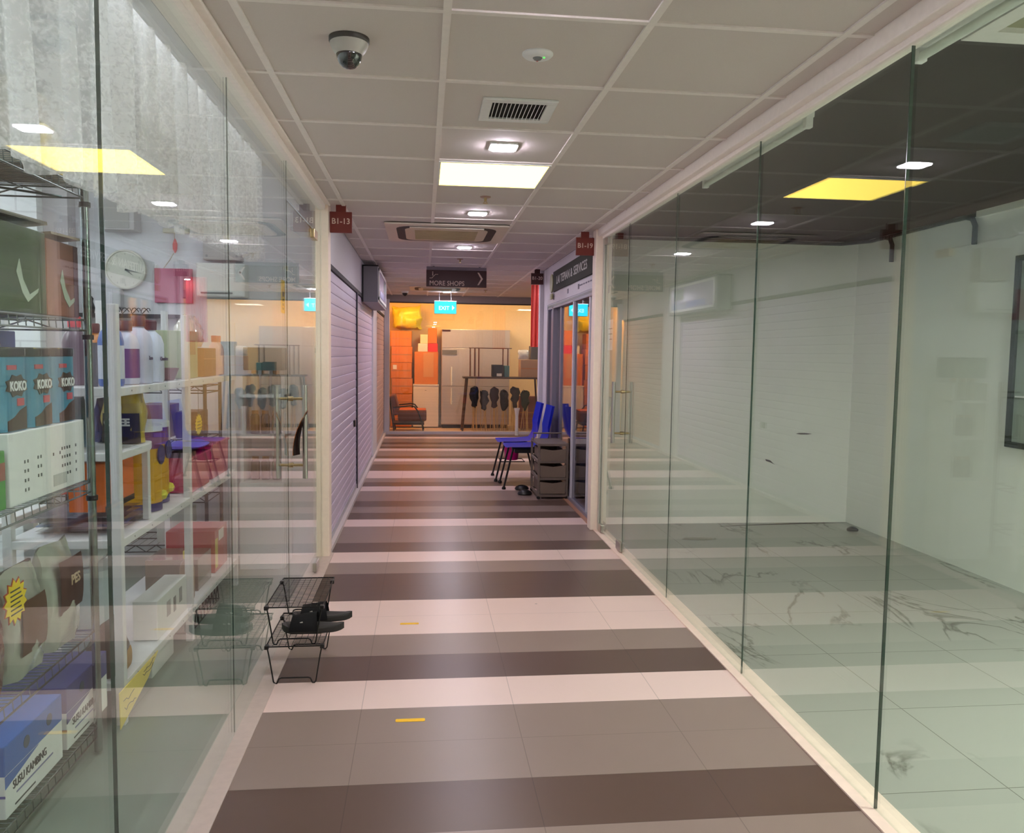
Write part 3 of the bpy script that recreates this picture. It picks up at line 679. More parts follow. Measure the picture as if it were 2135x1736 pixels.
slipper(-.455, 3.715, .171, 'black slide slipper lying behind the other one on the wire rack')

# blue chairs
def chair(x, y, label):
    # faces -x ; x,y = seat centre on the floor
    t = thing('plastic_chair', label, 'chair', (x, y, 0), 'blue plastic chairs by the trolley')
    w = .225
    def seat(u, v):   # u along depth front->back top, v across
        yy = y + (v-.5)*2*w*(1-.12*max(0, u-.55)/.45)
        edge = (2*v-1)**2
        if u < .55:
            s_ = u/.55; xx = x-.21+s_*.39; zz = .445-.014*math.sin(PI*s_)+.012*edge - .020*(1-s_)**4
        else:
            s_ = (u-.55)/.45; xx = x+.18+.05*math.sin(min(1, s_*3)*PI/2)+.085*s_; zz = .445+.008+.40*s_**1.08+.01*edge
            xx -= .055*edge*min(1, s_*2)
        return (xx, yy, zz)
    obj('seat_shell', MB().grid(seat, 26, 12, .022), BLUE, t, smooth=True)
    fr_ = MB().tube([(x-.15, y-.17, .425), (x+.16, y-.17, .42)], .011, 8).tube([(x-.15, y+.17, .425), (x+.16, y+.17, .42)], .011, 8).tube([(x-.1, y-.17, .42), (x-.1, y+.17, .42)], .009, 8).tube([(x+.12, y-.17, .42), (x+.12, y+.17, .42)], .009, 8)
    obj('frame', fr_, BLACK, t, smooth=True)
    obj('under_panel', MB().box(x-.12, x+.14, y-.16, y+.16, .37, .415), mat('chair_under', (24, 22, 26), .5), t, bev=.01)
    for sy in (-1, 1):
        for (xa, xb) in ((x-.14, x-.235), (x+.13, x+.235)):
            obj('leg', MB().tube([(xa, y+sy*.19, .42), (xb, y+sy*.215, .02)], .0105, 8).lathe([(.02, 0), (.022, .012), (.013, .03)], (xb, y+sy*.215, .001), 10), BLACK, t, smooth=True)
    return t
chair(1.072, 8.50, 'blue moulded plastic chair with black legs nearer the drawer trolley')
chair(1.035, 9.02, 'blue moulded plastic chair with black legs behind the nearer one')
# pink basket under far chair
t = thing('pink_basket', 'bright pink basket under the blue chairs', 'basket', (.985, 8.95, .22))
obj('body', MB().lathe([(.075, .225), (.082, .23), (.098, .36), (.10, .395), (.093, .395), (.078, .24)], (.985, 8.95, 0), 20, sx=.9), mat('hot_pink', (222, 18, 128), .45), t, smooth=True)
obj('shelf_wire', MB().tube([(.86, 8.84, .215), (1.12, 8.84, .215), (1.12, 9.1, .215), (.86, 9.1, .215), (.86, 8.84, .215)], .006, 6), BLACK, t)
# drawer trolley
t = thing('drawer_trolley', 'grey brown three tier plastic drawer trolley by the sliding doors', 'trolley', (1.25, 7.9, 0))
TM = mat('trolley_frame', (116, 103, 94), .5); TD = mat('trolley_drawer', (122, 106, 92), .55)
x0, x1, y0, y1 = 1.115, 1.392, 7.70, 8.20
f = MB()
for (x, y) in ((x0, y0), (x1, y0), (x0, y1), (x1, y1)): f.box(x-.011, x+.011, y-.011, y+.011, .03, .545)
for z in (.035, .20, .365, .53):
    f.box(x0, x1, y0-.009, y0+.009, z-.012, z+.012).box(x0, x1, y1-.009, y1+.009, z-.012, z+.012).box(x0-.009, x0+.009, y0, y1, z-.012, z+.012).box(x1-.009, x1+.009, y0, y1, z-.012, z+.012)
f.box(x0, x1, y0, y1, .525, .538)
f.tube([(x0-.01, y0+.35, .54), (x0-.01, y0+.35, .61), (x1, y0+.35, .61), (x1, y0+.35, .54)], .008, 8)
obj('frame', f, TM, t, bev=.003)
for z in (.055, .215, .375):
    dr = MB(); h = .118
    dr.prism([(x0+.018, z), (x1-.018, z), (x1-.012, z+h), (x1-.05, z+h-.006), ((x0+x1)/2, z+h-.016), (x0+.05, z+h-.006), (x0+.012, z+h)], 'y', y0-.016, y0-.004)
    dr.box(x0+.02, x0+.026, y0, y1-.02, z, z+.10).box(x1-.026, x1-.02, y0, y1-.02, z, z+.10).box(x0+.02, x1-.02, y0, y1-.02, z, z+.006).box(x0+.02, x1-.02, y1-.026, y1-.02, z, z+.10)
    obj('drawer', dr, TD, t)
for k, (x, y) in enumerate(((x0, y0), (x1, y0), (x0, y1), (x1, y1))):
    obj('caster', MB().lathe([(.016, -.009), (.016, .009)], (x, y, .0165), 12, 'y'), BLACK, t)
tag(obj('paper_scrap', MB().grid(lambda u, v: (1.29+.085*u, 7.74+.10*v, .183+.012*math.sin(4*u+3*v)), 6, 6, .002), mat('paper_white', (200, 200, 224), .6)), 'crumpled pale paper in the bottom drawer of the trolley', 'paper')
for i, (x, y) in enumerate(((1.07, 7.95), (1.075, 8.25))):
    o = obj('black_shoe', MB().lathe([(.03, 0), (.04, .010), (.034, .034), (.018, .050), (.004, .054)], (x-.055, y, .0), 16, sx=1.9, sy=1.25), BLACK, smooth=True)
    tag(o, ['dark shoe on the floor at the near left corner of the trolley', 'dark shoe on the floor behind the other beside the trolley'][i], 'shoe', 'dark shoes beside the trolley')
# red curtain in the side passage
def curtain_fn(x0, x1, y, z0, z1, amp, waves, ph=0):
    return lambda u, v: (x0+(x1-x0)*u, y+amp*math.sin(u*waves*2*PI+ph)*(.5+.5*(1-v)+.1), z0+(z1-z0)*v)
o = obj('red_curtain', MB().grid(curtain_fn(1.45, 1.72, 11.0, 1.50, 2.34, .02, 5), 60, 8, .004), mat('red_cloth', (252, 120, 112), .6, emit=None), smooth=True)
tag(o, 'narrow pink red pleated curtain hanging at the far right corner', 'curtain')
# ------------------------------------------------------------------ FAR ROOM
def carton(x0, x1, y0, y1, z0, z1, label, m=CARD, grp=None, tape=True, nm='carton', cat='box'):
    t = thing(nm, label, cat, ((x0+x1)/2, (y0+y1)/2, z0), grp)
    obj('body', MB().box(x0, x1, y0, y1, z0, z1), m, t, bev=.006)
    if tape: obj('tape', MB().box(x0+.01, x1-.01, y0-.001, y0+.002, (z0+z1)/2-.012, (z0+z1)/2+.012).box((x0+x1)/2-.02, (x0+x1)/2+.02, y0-.0015, y1, z1-.002, z1+.001), mat('parcel_tape', (184, 120, 66), .3), t)
    return t
zs = [0.02, .33, .635, .925, 1.215, 1.515, 1.805]
wob = [0, .01, .02, .0, .012, -.008]
nm = ['lowest carton of the tall stack behind the armchair', 'second lowest carton of the tall stack behind the armchair', 'third carton up in the tall stack, below the one with a white label',
      'carton with a small white label in the tall left stack', 'second carton from the top of the tall left stack', 'topmost carton of the tall stack, under the yellow green sack']
for i in range(6):
    t = carton(-.60+wob[i], -.215+wob[i]*.8, 15.2, 15.6, zs[i], zs[i+1]-.006, nm[i], grp='cartons stacked at the left of the far room')
    if i == 3: obj('white_label', MB().box(-.56, -.49, 15.196, 15.2, 1.09, 1.17), WPLAS, t)
o = obj('sack', MB().pouch((-.30, 15.36, 1.845), .54, .42, .34, 'y', 3).crumple(.07, 7, 2), mat('yellow_green_sack', (206, 200, 70), .3, noise=.2, ns=14, bump=.6), smooth=True)
tag(o, 'crumpled yellow green sack on top of the carton stack', 'sack')
t = thing('white_cabinet', 'white low cabinet under the big orange brown carton', 'cabinet', (.04, 15.45, .02))
obj('body', MB().box(-.185, .285, 15.2, 15.65, .02, .80), mat('cab_white', (232, 222, 214), .5), t, bev=.004)
obj('lid', MB().box(-.19, .29, 15.19, 15.66, .79, .815), mat('cab_white2', (238, 228, 220), .45), t, bev=.003)
obj('keyhole', MB().box(.03, .06, 15.197, 15.2, .70, .705), BLACK, t)
t = carton(-.165, .275, 15.22, 15.62, .818, 1.42, 'large orange brown carton on the white cabinet', tape=False)
obj('lighter_panel', MB().box(.0, .19, 15.216, 15.22, .95, 1.40), mat('card_light', (214, 150, 92), .5), t)
carton(-.10, .078, 15.24, 15.5, 1.422, 1.575, 'small white box with a yellow label on the big carton', WPLAS, tape=False, nm='small_box')
carton(.085, .265, 15.24, 15.5, 1.422, 1.575, 'small red box on the big carton', mat('red_box', (226, 48, 44), .5), tape=False, nm='small_box')
carton(-.06, .08, 15.26, 15.5, 1.578, 1.74, 'small cream white box stacked upper left over the big carton', mat('cream_box', (244, 230, 200), .5), tape=False, nm='small_box')
carton(.085, .25, 15.26, 15.5, 1.578, 1.86, 'small orange brown box topmost beside the wall', CARD, tape=False, nm='small_box')
# fridge
t = thing('steel_fridge', 'tall four door stainless steel fridge in the far room', 'fridge', (.98, 15.4, 0))
FS = mat('fridge_steel', (196, 186, 182), .35, metal=.35)
obj('body', MB().box(.335, 1.61, 15.16, 15.70, .07, 1.845), FS, t, bev=.006)
obj('plinth', MB().box(.36, 1.58, 15.2, 15.68, 0, .07), mat('plinth_black', (26, 20, 18), .6), t)
obj('top_panel', MB().box(.34, 1.605, 15.145, 15.16, 1.50, 1.84), FS, t, bev=.003)
for (a, b_, c_, d_) in ((.345, .965, .79, 1.49), (.975, 1.60, .79, 1.49), (.345, .965, .09, .78), (.975, 1.60, .09, .78)):
    dd = obj('door', MB().box(a, b_, 15.14, 15.16, c_, d_), FS, t, bev=.004)
    if a < .5: obj('door_handle', MB().tube([(.52, 15.11, max(c_+.02, .45) if c_ < .5 else .80), (.52, 15.11, .76 if c_ < .5 else 1.15)], .012, 8).tube([(.54, 15.11, max(c_+.06, .5) if c_ < .5 else .85), (.54, 15.14, max(c_+.06, .5) if c_ < .5 else .85)], .006, 6), WPLAS, dd)
obj('brand_plate', MB().box(.345, .50, 15.138, 15.145, 1.80, 1.835), mat('plate_dark', (66, 24, 22), .4), t)
obj('control_panel', MB().box(.345, .62, 15.130, 15.14, 1.37, 1.46), mat('ctrl_grey', (110, 108, 110), .4), t)
# table with cartons
t = thing('display_table', 'dark wooden high table in front of the steel fridge', 'table', (1.42, 14.65, 0))
DW = mat('dark_wood', (70, 44, 32), .5)
obj('tabletop', MB().box(.71, 2.14, 14.42, 14.88, .955, .985), DW, t, bev=.003)
for (a, b_) in ((.78, .70), (2.05, 2.12)):
    for y in (14.46, 14.84): obj('leg', MB().tube([(a, y, .955), (b_, y, .0)], .018, 8), DW, t)
t = thing('wire_stand', 'slim upright rods standing on the table before the fridge', 'stand', (1.1, 14.72, .985))
for x in (.845, .925, 1.0, 1.44, 1.53): obj('rod', MB().tube([(x, 14.72, .985), (x, 14.72, 1.50)], .012, 8), mat('copper_rod', (96, 54, 40), .4), t)
obj('cross_rail', MB().tube([(.82, 14.72, 1.50), (1.6, 14.72, 1.50)], .008, 8), mat('copper_rod', (96,54,40)), t)
t = thing('black_box', 'black cube box with white label on the high table', 'box', (1.33, 14.6, .985))
obj('body', MB().box(1.225, 1.43, 14.5, 14.7, .985, 1.205), mat('matt_black', (20, 18, 22), .5), t, bev=.004)
obj('white_label', MB().box(1.31, 1.40, 14.497, 14.5, 1.0, 1.05), WPLAS, t)
carton(1.45, 1.54, 14.52, 14.7, .985, 1.19, 'teal box standing right of the black cube box', mat('teal_box', (70, 120, 126), .5), tape=False, nm='small_box')
carton(1.74, 2.10, 14.5, 14.85, .985, 1.30, 'light brown carton at the right end of the high table', mat('card_pale', (178, 140, 112), .7))
carton(1.78, 2.12, 14.9, 15.1, .02, .62, 'brown carton on the floor under the right end of the table', mat('card_red', (146, 96, 80), .7))
carton(1.93, 2.14, 14.55, 14.85, 1.305, 1.55, 'dark grey box stacked on the light brown carton', mat('dark_grey_box', (84, 80, 80), .5), tape=False, nm='small_box')
t = thing('plastic_bag', 'crumpled clear plastic bag beside the dark grey box', 'bag', (1.80, 14.6, 1.305))
obj('body', MB().pouch((1.80, 14.6, 1.305), .2, .17, .14, 'y', 5), mat('bag_silver', (190, 190, 196), .15, noise=.2, ns=20, bump=.8), t, smooth=True)
# bundles on pale sticks under the table
BD = [(.915, 'navy'), (1.10, 'grey'), (1.28, 'brown'), (1.46, 'black'), (1.65, 'olive'), (1.84, 'green')]
bc = {'navy': (34, 44, 62), 'grey': (70, 72, 76), 'brown': (56, 34, 30), 'black': (28, 26, 26), 'olive': (60, 54, 44), 'green': (52, 64, 44)}
for i, (x, cn) in enumerate(BD):
    t = thing('duster', 'dark %s bushy duster head on pale sticks standing under the high table' % cn, 'duster', (x, 14.6, .0), 'dusters on pale sticks under the table')
    zt = .80-.05*(i % 2)
    obj('head', MB().lathe([(.02, zt-.38), (.05, zt-.34), (.06, zt-.28), (.085, zt-.21), (.075, zt-.14), (.09, zt-.08), (.075, zt-.03), (.03, zt), (.005, zt+.01)], (x, 14.6, 0), 16, sx=.92).crumple(.035, 14, i), mat('duster_'+cn, bc[cn], .9, noise=.35, ns=60, bump=1), t, smooth=True)
    rnd = random.Random(i); st = MB()
    for k in range(7):
        a = x+rnd.uniform(-.08, .08); st.tube([(a, 14.55+.02*k, 0), (x+rnd.uniform(-.06, .06), 14.6, zt-.28+.05*k)], .006, 5)
    obj('sticks', st, mat('bamboo', (206, 176, 120), .6), t)
# armchair
t = thing('armchair', 'dark framed armchair with orange brown cushions left in the far room', 'armchair', (-.28, 14.55, 0))
CU = mat('cushion_brown', (112, 66, 50), .8); CT = mat('cushion_orange', (190, 96, 52), .8)
obj('seat_cushion', MB().box(-.44, .06, 14.28, 14.82, .20, .385), CU, t, bev=.03)
obj('seat_top', MB().box(-.42, .05, 14.30, 14.80, .385, .40), CT, t, bev=.005)
rb = Euler((0, -.28, 0)).to_matrix()
obj('back_cushion', MB().box(-.56, -.44, 14.29, 14.81, .30, .66, rot=rb), CU, t, bev=.03)
for y in (14.25, 14.86):
    obj('arm', MB().tube([(-.52, y, .44), (-.40, y, .455), (-.22, y, .475), (-.15, y, .46), (-.09, y, .38), (-.04, y, .25)], .013, 8), BLACK, t, smooth=True)
    obj('leg', MB().tube([(-.58, y, .60), (-.54, y, .3), (-.50, y, .0)], .013, 8), BLACK, t)
    obj('leg', MB().tube([(-.04, y, .25), (-.01, y, .12), (.01, y, .0)], .013, 8), BLACK, t)
obj('base_rail', MB().box(-.52, .02, 14.25, 14.86, .14, .17), BLACK, t)
t = thing('umbrella_tube', 'slim translucent plastic stand inside the far glass, left of the blue chairs', 'stand', (1.61, 13.86, 0))
obj('tube', MB().lathe([(.035, .0), (.03, .05), (.028, .33), (.04, .42), (.05, .46), (.05, .475)], (1.61, 13.86, 0), 16), mat('pale_plastic', (214, 216, 218), .2), t, smooth=True)

# ------------------------------------------------------------------ RIGHT (EMPTY) SHOP
PG = mat('dark_pipe', (46, 54, 48), .5)
for i, (y, z0) in enumerate(((5.98, 2.15), (5.03, 2.16))):
    o = obj('wall_bracket', MB().tube([(3.595, y+.22, 2.352), (3.592, y+.10, 2.35), (3.59, y+.03, 2.33), (3.59, y, 2.28), (3.59, y, z0)], .017, 10), PG, smooth=True)
    tag(o, ['dark bent pipe end at the top of the far corner of the empty shop', 'dark bent pipe end at the top of the side wall, nearer the viewer'][i], 'pipe', 'dark pipe ends in the empty shop')
o = obj('ceiling_conduit', MB().tube([(3.60, 2.0, 2.362), (3.60, 6.3, 2.35), (3.45, 6.50, 2.35), (1.5, 6.51, 2.352)], .014, 8), PG, smooth=True)
tag(o, 'dark conduit running along the ceiling edge of the empty shop', 'pipe')
t = thing('wall_board', 'grey board with dark frame on the side wall at the right edge', 'board', (3.61, 4.0, .88))
obj('board', MB().box(3.602, 3.62, 3.4, 4.61, .90, 2.02), mat('board_grey', (150, 160, 150), .35), t)
obj('frame', MB().box(3.585, 3.62, 4.60, 4.64, .87, 2.04).box(3.585, 3.62, 3.38, 4.60, .87, .905).box(3.585, 3.62, 3.38, 4.60, 2.005, 2.04), mat('board_frame', (44, 50, 44), .5), t, bev=.003)
obj('ledge', MB().box(3.575, 3.62, 3.9, 4.56, 1.18, 1.19), WPLAS, t)
t = thing('marble_spot', 'dark round drain plug on the floor at the foot of the white pillar', 'plug', (3.50, 6.20, 0))
obj('cap', MB().lathe([(.045, 0), (.045, .012), (.02, .03)], (3.50, 6.20, 0), 14), PG, t, smooth=True)
o = obj('scuff', MB().prism([(3.14, .762), (3.18, .756), (3.24, .756), (3.28, .762), (3.22, .768), (3.17, .768)], 'y', 6.522, 6.53), mat('scuff_dark', (80, 76, 62), .8)); tag(o, 'dark dash shaped hole in the far wall of the empty shop', 'mark')
o = obj('scuff', MB().prism([(2.88, .545), (2.92, .535), (2.94, .515), (2.96, .50), (2.92, .52), (2.885, .53)], 'y', 6.522, 6.53), mat('scuff_dark', (80, 76, 62), .8)); tag(o, 'small smudge low on the far wall of the empty shop', 'mark')
o = obj('floor_crack', MB().prism([(2.45, 6.40), (2.8, 6.44), (3.2, 6.47), (3.58, 6.49), (3.2, 6.50), (2.8, 6.46)], 'z', .0005, .002), mat('crack_dark', (70, 70, 58), .8)); tag(o, 'thin dark crack line at the foot of the far wall', 'mark')
o = obj('floor_stain', MB().prism([(2.12+.12*math.cos(a/14*2*PI)*(1+.2*math.sin(a*2.1)), 5.96+.05*math.sin(a/14*2*PI)) for a in range(14)], 'z', .0005, .0015), mat('stain_grey', (150, 152, 138), .7)); tag(o, 'grey oval stain on the marble floor near the far wall', 'mark')

# ------------------------------------------------------------------ LEFT SHOP: chrome rack
t = thing('chrome_rack', 'tall chrome wire shelving rack behind the left glass', 'shelf', (-1.3, 2.25, 0))
rx0, rx1, ry0, ry1 = -1.495, -1.112, 1.62, 2.85
for (x, y) in ((rx1, ry1), (rx0, ry1), (rx1, ry0), (rx0, ry0)):
    p = obj('post', MB().tube([(x, y, .01), (x, y, 1.955)], .0135, 14), CHROME, t, smooth=True)
    obj('collar', MB().lathe([(.0185, 0), (.0185, .016)], (x, y, 1.862), 14).lathe([(.0185, 0), (.0185, .016)], (x, y, 1.428), 14).lathe([(.0185, 0), (.0185, .016)], (x, y, .888), 14), BLACK, p)
for zt in (1.925, 1.492, .952, .437, .10):
    g = MB()
    for z in (zt, zt-.034):
        g.tube([(rx1, ry0, z), (rx1, ry1, z), (rx0, ry1, z), (rx0, ry0, z), (rx1, ry0, z)], .0033, 6)
    n = 52
    for k in range(n+1):
        y = ry0+k*(ry1-ry0)/n
        g.tube([(rx1, y, zt+.002), (rx0, y, zt+.002)], .0017, 5, cap=False)
        if k % 2 == 0: g.tube([(rx1, y, zt), (rx1, y+.006, zt-.034)], .0017, 5, cap=False)
    g.tube([((rx0+rx1)/2, ry0, zt-.006), ((rx0+rx1)/2, ry1, zt-.006)], .003, 6)
    for s_ in (-1, 1): g.tube([((rx0+rx1)/2, ry1, zt-.001), ((rx0+rx1)/2+s_*.10, ry1, zt-.034)], .0028, 6)
    obj('wire_shelf', g, CHROME if zt != 1.925 else mat('wire_dark', (86, 96, 94), .3, metal=.8), t, smooth=True)
obj('top_rail', MB().tube([(rx0+.02, ry1-.25, 1.90), (rx1-.05, ry1-.05, 1.885)], .004, 6), DKGREEN, t)

PLW = mat('pack_white', (226, 226, 224), .45); PLB = mat('pack_blue', (52, 100, 176), .35)
def pbox(nm, x0, x1, y0, y1, z0, z1, m, label, cat='box', decals=(), grp=None, bev=.003):
    t = thing(nm, label, cat, ((x0+x1)/2, (y0+y1)/2, z0), grp)
    obj('body', MB().box(x0, x1, y0, y1, z0, z1), m, t, bev=bev)
    for (dn, face, a0, a1, b0, b1, dm) in decals:
        # a along y (or x), b along z, fractions of the face
        if face == 'f':
            obj(dn, MB().box(x1-.001, x1+.0012, y0+(y1-y0)*a0, y0+(y1-y0)*a1, z0+(z1-z0)*b0, z0+(z1-z0)*b1), dm, t)
        elif face == 'n':
            obj(dn, MB().box(x0+(x1-x0)*a0, x0+(x1-x0)*a1, y0-.0012, y0+.001, z0+(z1-z0)*b0, z0+(z1-z0)*b1), dm, t)
        elif face == 't':
            obj(dn, MB().box(x0+(x1-x0)*b0, x0+(x1-x0)*b1, y0+(y1-y0)*a0, y0+(y1-y0)*a1, z1-.001, z1+.0012), dm, t)
    return t
def swoosh(y0, z0, s, x):  # pale ribbon mark on a box front
    return MB().prism([(y0, z0+.13*s), (y0+.05*s, z0+.04*s), (y0+.10*s, z0), (y0+.20*s, z0+.05*s), (y0+.21*s, z0+.07*s), (y0+.12*s, z0+.035*s), (y0+.06*s, z0+.10*s), (y0+.03*s, z0+.19*s)], 'x', x-.0005, x+.0013)
GRN = mat('green_pack', (54, 74, 32), .3, noise=.45, ns=7, coat=.6, bump=.5)
t = pbox('food_box', -1.475, -1.13, 2.10, 2.602, 1.4985, 1.742, GRN, 'dark green printed carton wrapped in film on the upper chrome shelf')
PALE = mat('ribbon_pale', (172, 182, 162), .4)
for yy in (2.18, 2.42): obj('printed_ribbon', swoosh(yy, 1.53, .62, -1.130), PALE, t)
obj('brown_corner', MB().box(-1.131, -1.1288, 2.10, 2.33, 1.64, 1.738), mat('pack_brown', (98, 72, 44), .35), t)
obj('open_flap', MB().box(-1.40, -1.12, 2.20, 2.60, 1.742, 1.752, rot=Euler((.03, -.12, 0)).to_matrix()), mat('flap_dark', (70, 68, 44), .3, coat=.5), t)
RDB = mat('copper_pack', (142, 88, 64), .3, noise=.35, ns=9, coat=.6, bump=.5)
t = pbox('food_box', -1.46, -1.132, 2.61, 2.832, 1.4985, 1.73, RDB, 'copper brown printed carton beside the green one on the chrome rack')
obj('printed_ribbon', swoosh(2.70, 1.53, .6, -1.132), PALE, t)
obj('dark_side', MB().box(-1.133, -1.1305, 2.80, 2.832, 1.50, 1.728), mat('pack_maroon', (92, 56, 56), .35), t)
obj('open_flap', MB().box(-1.40, -1.12, 2.62, 2.83, 1.732, 1.740, rot=Euler((.03, -.10, 0)).to_matrix()), mat('flap_pale', (148, 136, 116), .3), t)
# box on top
t = pbox('storage_box', -1.47, -1.16, 2.50, 2.83, 1.93, 2.17, mat('box_taupe', (150, 138, 118), .6), 'taupe storage box with yellow crumpled wrap on top of the chrome rack')
obj('yellow_wrap', MB().pouch((-1.135, 2.66, 1.935), .16, .13, .05, 'x', 9), mat('wrap_yellow', (206, 178, 84), .35, bump=.6, ns=30), t, smooth=True)
# white boxed goods, tubs
t = pbox('white_box', -1.47, -1.125, 2.335, 2.832, .958, 1.163, PLW, 'white cardboard box printed with rows of tiny marks on the middle chrome shelf')
ink = mat('ink_dark', (62, 66, 64), .6)
for gx, gy, nx, ny in ((2.42, .99, 2, 4), (2.50, 1.02, 2, 3), (2.60, 1.07, 1, 1), (2.645, 1.07, 1, 1), (2.66, 1.0, 4, 4), (2.76, 1.0, 1, 4)):
    b = MB()
    for i in range(nx):
        for j in range(ny): b.box(-1.126, -1.1237, gx+i*.018, gx+i*.018+.006, gy+j*.027, gy+j*.027+.009)
    obj('printed_marks', b, ink, t)
obj('grey_label', MB().box(-1.126, -1.1235, 2.60, 2.69, .975, 1.01), mat('label_grey', (176, 182, 178), .5), t)
TUB = mat('tub_cyan', (64, 140, 170), .3, coat=.4); TUBC = mat('tub_choc', (74, 52, 38), .4)
for i, (ya, yb, lb) in enumerate(((2.34, 2.49, 'blue tub with black lid nearest the frame edge on the white box'), (2.50, 2.65, 'blue tub with black lid, middle one on the white box'), (2.66, 2.815, 'blue tub with black lid by the chrome post on the white box'))):
    t = thing('food_tub', lb, 'tub', (-1.22, (ya+yb)/2, 1.165), 'blue tubs on the white box')
    yc = (ya+yb)/2; hw = (yb-ya)/2
    obj('body', MB().prism(rr(-1.215, yc, .078, hw, .03), 'z', 1.165, 1.372), TUB, t, smooth=False)
    obj('lid', MB().prism(rr(-1.215, yc, .081, hw+.001, .03), 'z', 1.373, 1.40), mat('lid_black', (20, 18, 20), .2, coat=.8), t, bev=.004)
    obj('brown_wave', MB().prism([(yc-hw*.7, 1.167), (yc+hw*.7, 1.167), (yc+hw*.7, 1.232), (yc+hw*.2, 1.222), (yc-hw*.2, 1.205), (yc-hw*.7, 1.195)], 'x', -1.139, -1.1355), TUBC, t)
    obj('splash', MB().prism([(yc+.05*math.cos(k/16*2*PI)*(1+.28*(k % 2)), 1.292+.026*math.sin(k/16*2*PI)*(1+.3*(k % 2))) for k in range(16)], 'x', -1.138, -1.1345), mat('splash_brown', (64, 52, 40), .4), t)
    text('KOKO', .036, PLW, (-1.1343, yc-.042, 1.279), (0,1,0), (0,0,1), t, bold=.0012, sx=.88)
    obj('red_stamp', MB().box(-1.138, -1.1346, yc, yc+.038, 1.235, 1.256), mat('stamp_red', (196, 74, 84), .5), t)
    obj('red_banner', MB().box(-1.138, -1.1346, yc-.05, yc, 1.337, 1.350), mat('stamp_red', (196, 74, 84), .5), t)
pur = mat('purple_pack', (84, 80, 156), .4)
pbox('purple_box', -1.47, -1.33, 2.36, 2.56, 1.165, 1.452, pur, 'purple packet behind the blue tubs, left of the gap', grp='purple packets behind the tubs')
pbox('purple_box', -1.47, -1.33, 2.62, 2.83, 1.165, 1.452, pur, 'purple packet behind the blue tubs, by the chrome post', grp='purple packets behind the tubs')
t = thing('black_bowl', 'glossy black upturned bowl on the leftmost blue tub', 'bowl', (-1.215, 2.36, 1.401))
obj('shell', MB().lathe([(.062, 0), (.058, .02), (.04, .045), (.01, .055)], (-1.215, 2.36, 1.401), 20), mat('gloss_black', (14, 14, 14), .08, coat=1), t, smooth=True)
pbox('green_packet', -1.46, -1.13, 2.14, 2.325, .958, 1.12, mat('green_bright', (58, 140, 44), .4), 'bright green packet beside the white box at the frame edge', decals=(('red_label', 'f', .5, .98, .5, .8, mat('lab_red', (150, 70, 60), .5)),))
# bags on lower shelf
def bag(nm, c, w, h, tk, m, label, seed, lbl=None, words=None, wm=None, grp=None, cat='bag'):
    t = thing(nm, label, cat, c, grp)
    obj('body', MB().pouch(c, w, h, tk, 'x', seed), m, t, smooth=True)
    x = c[0]+tk/2
    if lbl:
        lm, a0, a1, b0, b1 = lbl
        obj('printed_label', MB().grid(lambda u, v: (x+.0015+.004*math.sin(PI*u)-.006*abs(2*v-1)**3, c[1]+w*(a0+(a1-a0)*u), c[2]+h*(b0+(b1-b0)*v)), 8, 8, .0015), lm, t, smooth=True)
    if words:
        s, sz, fu, fv = words
        text(s, sz, wm or PLW, (x+.0095, c[1]+w*fu, c[2]+h*fv), (0,1,.0), (0,0,1), t, bold=.0008)
    return t
CL = mat('clear_film', (166, 170, 158), .12, noise=.15, ns=12, bump=.9, coat=1)
BRL = mat('label_brown', (112, 80, 54), .35, noise=.15, ns=20)
bag('treat_bag', (-1.20, 2.25, .442), .20, .33, .12, mat('bag_maroon', (112, 50, 42), .25, bump=.6, ns=14, coat=.8), 'maroon glossy bag with yellow starburst at the left frame edge', 11)
t = thing('price_burst', 'yellow starburst price card with red rim beside the maroon bag', 'price card', (-1.118, 2.345, .62))
def burst(yc, zc, r, n, x, th=.002, sq=1): return MB().prism([(yc+(r if k % 2 else r*.76)*math.cos(2*PI*k/(2*n)), zc+sq*(r if k % 2 else r*.76)*math.sin(2*PI*k/(2*n))) for k in range(2*n)], 'x', x, x+th)
obj('red_rim', burst(2.33, .70, .068, 13, -1.120), mat('rim_red', (160, 60, 44), .5), t)
obj('yellow_face', burst(2.33, .70, .062, 13, -1.118), mat('burst_yellow', (236, 206, 40), .5), t)
b = MB()
for k in range(6): b.box(-1.1165, -1.1152, 2.30, 2.365-.006*(k % 3), .665+.013*k, .669+.013*k)
obj('print_lines', b, ink, t)
bag('treat_bag', (-1.19, 2.475, .442), .215, .315, .11, CL, 'clear film bag with brown label and white corner tag on the lower chrome shelf', 12, (BRL, -.34, .36, .22, .72))
bag('treat_bag', (-1.19, 2.715, .442), .215, .33, .12, CL, 'clear film bag with dark brown label reading PES next to the chrome post', 13, (mat('label_choc', (84, 56, 42), .35, noise=.2, ns=20), -.36, .42, .34, .86), ('PES', .045, -.10, .60), mat('gold_print', (196, 172, 140), .4))
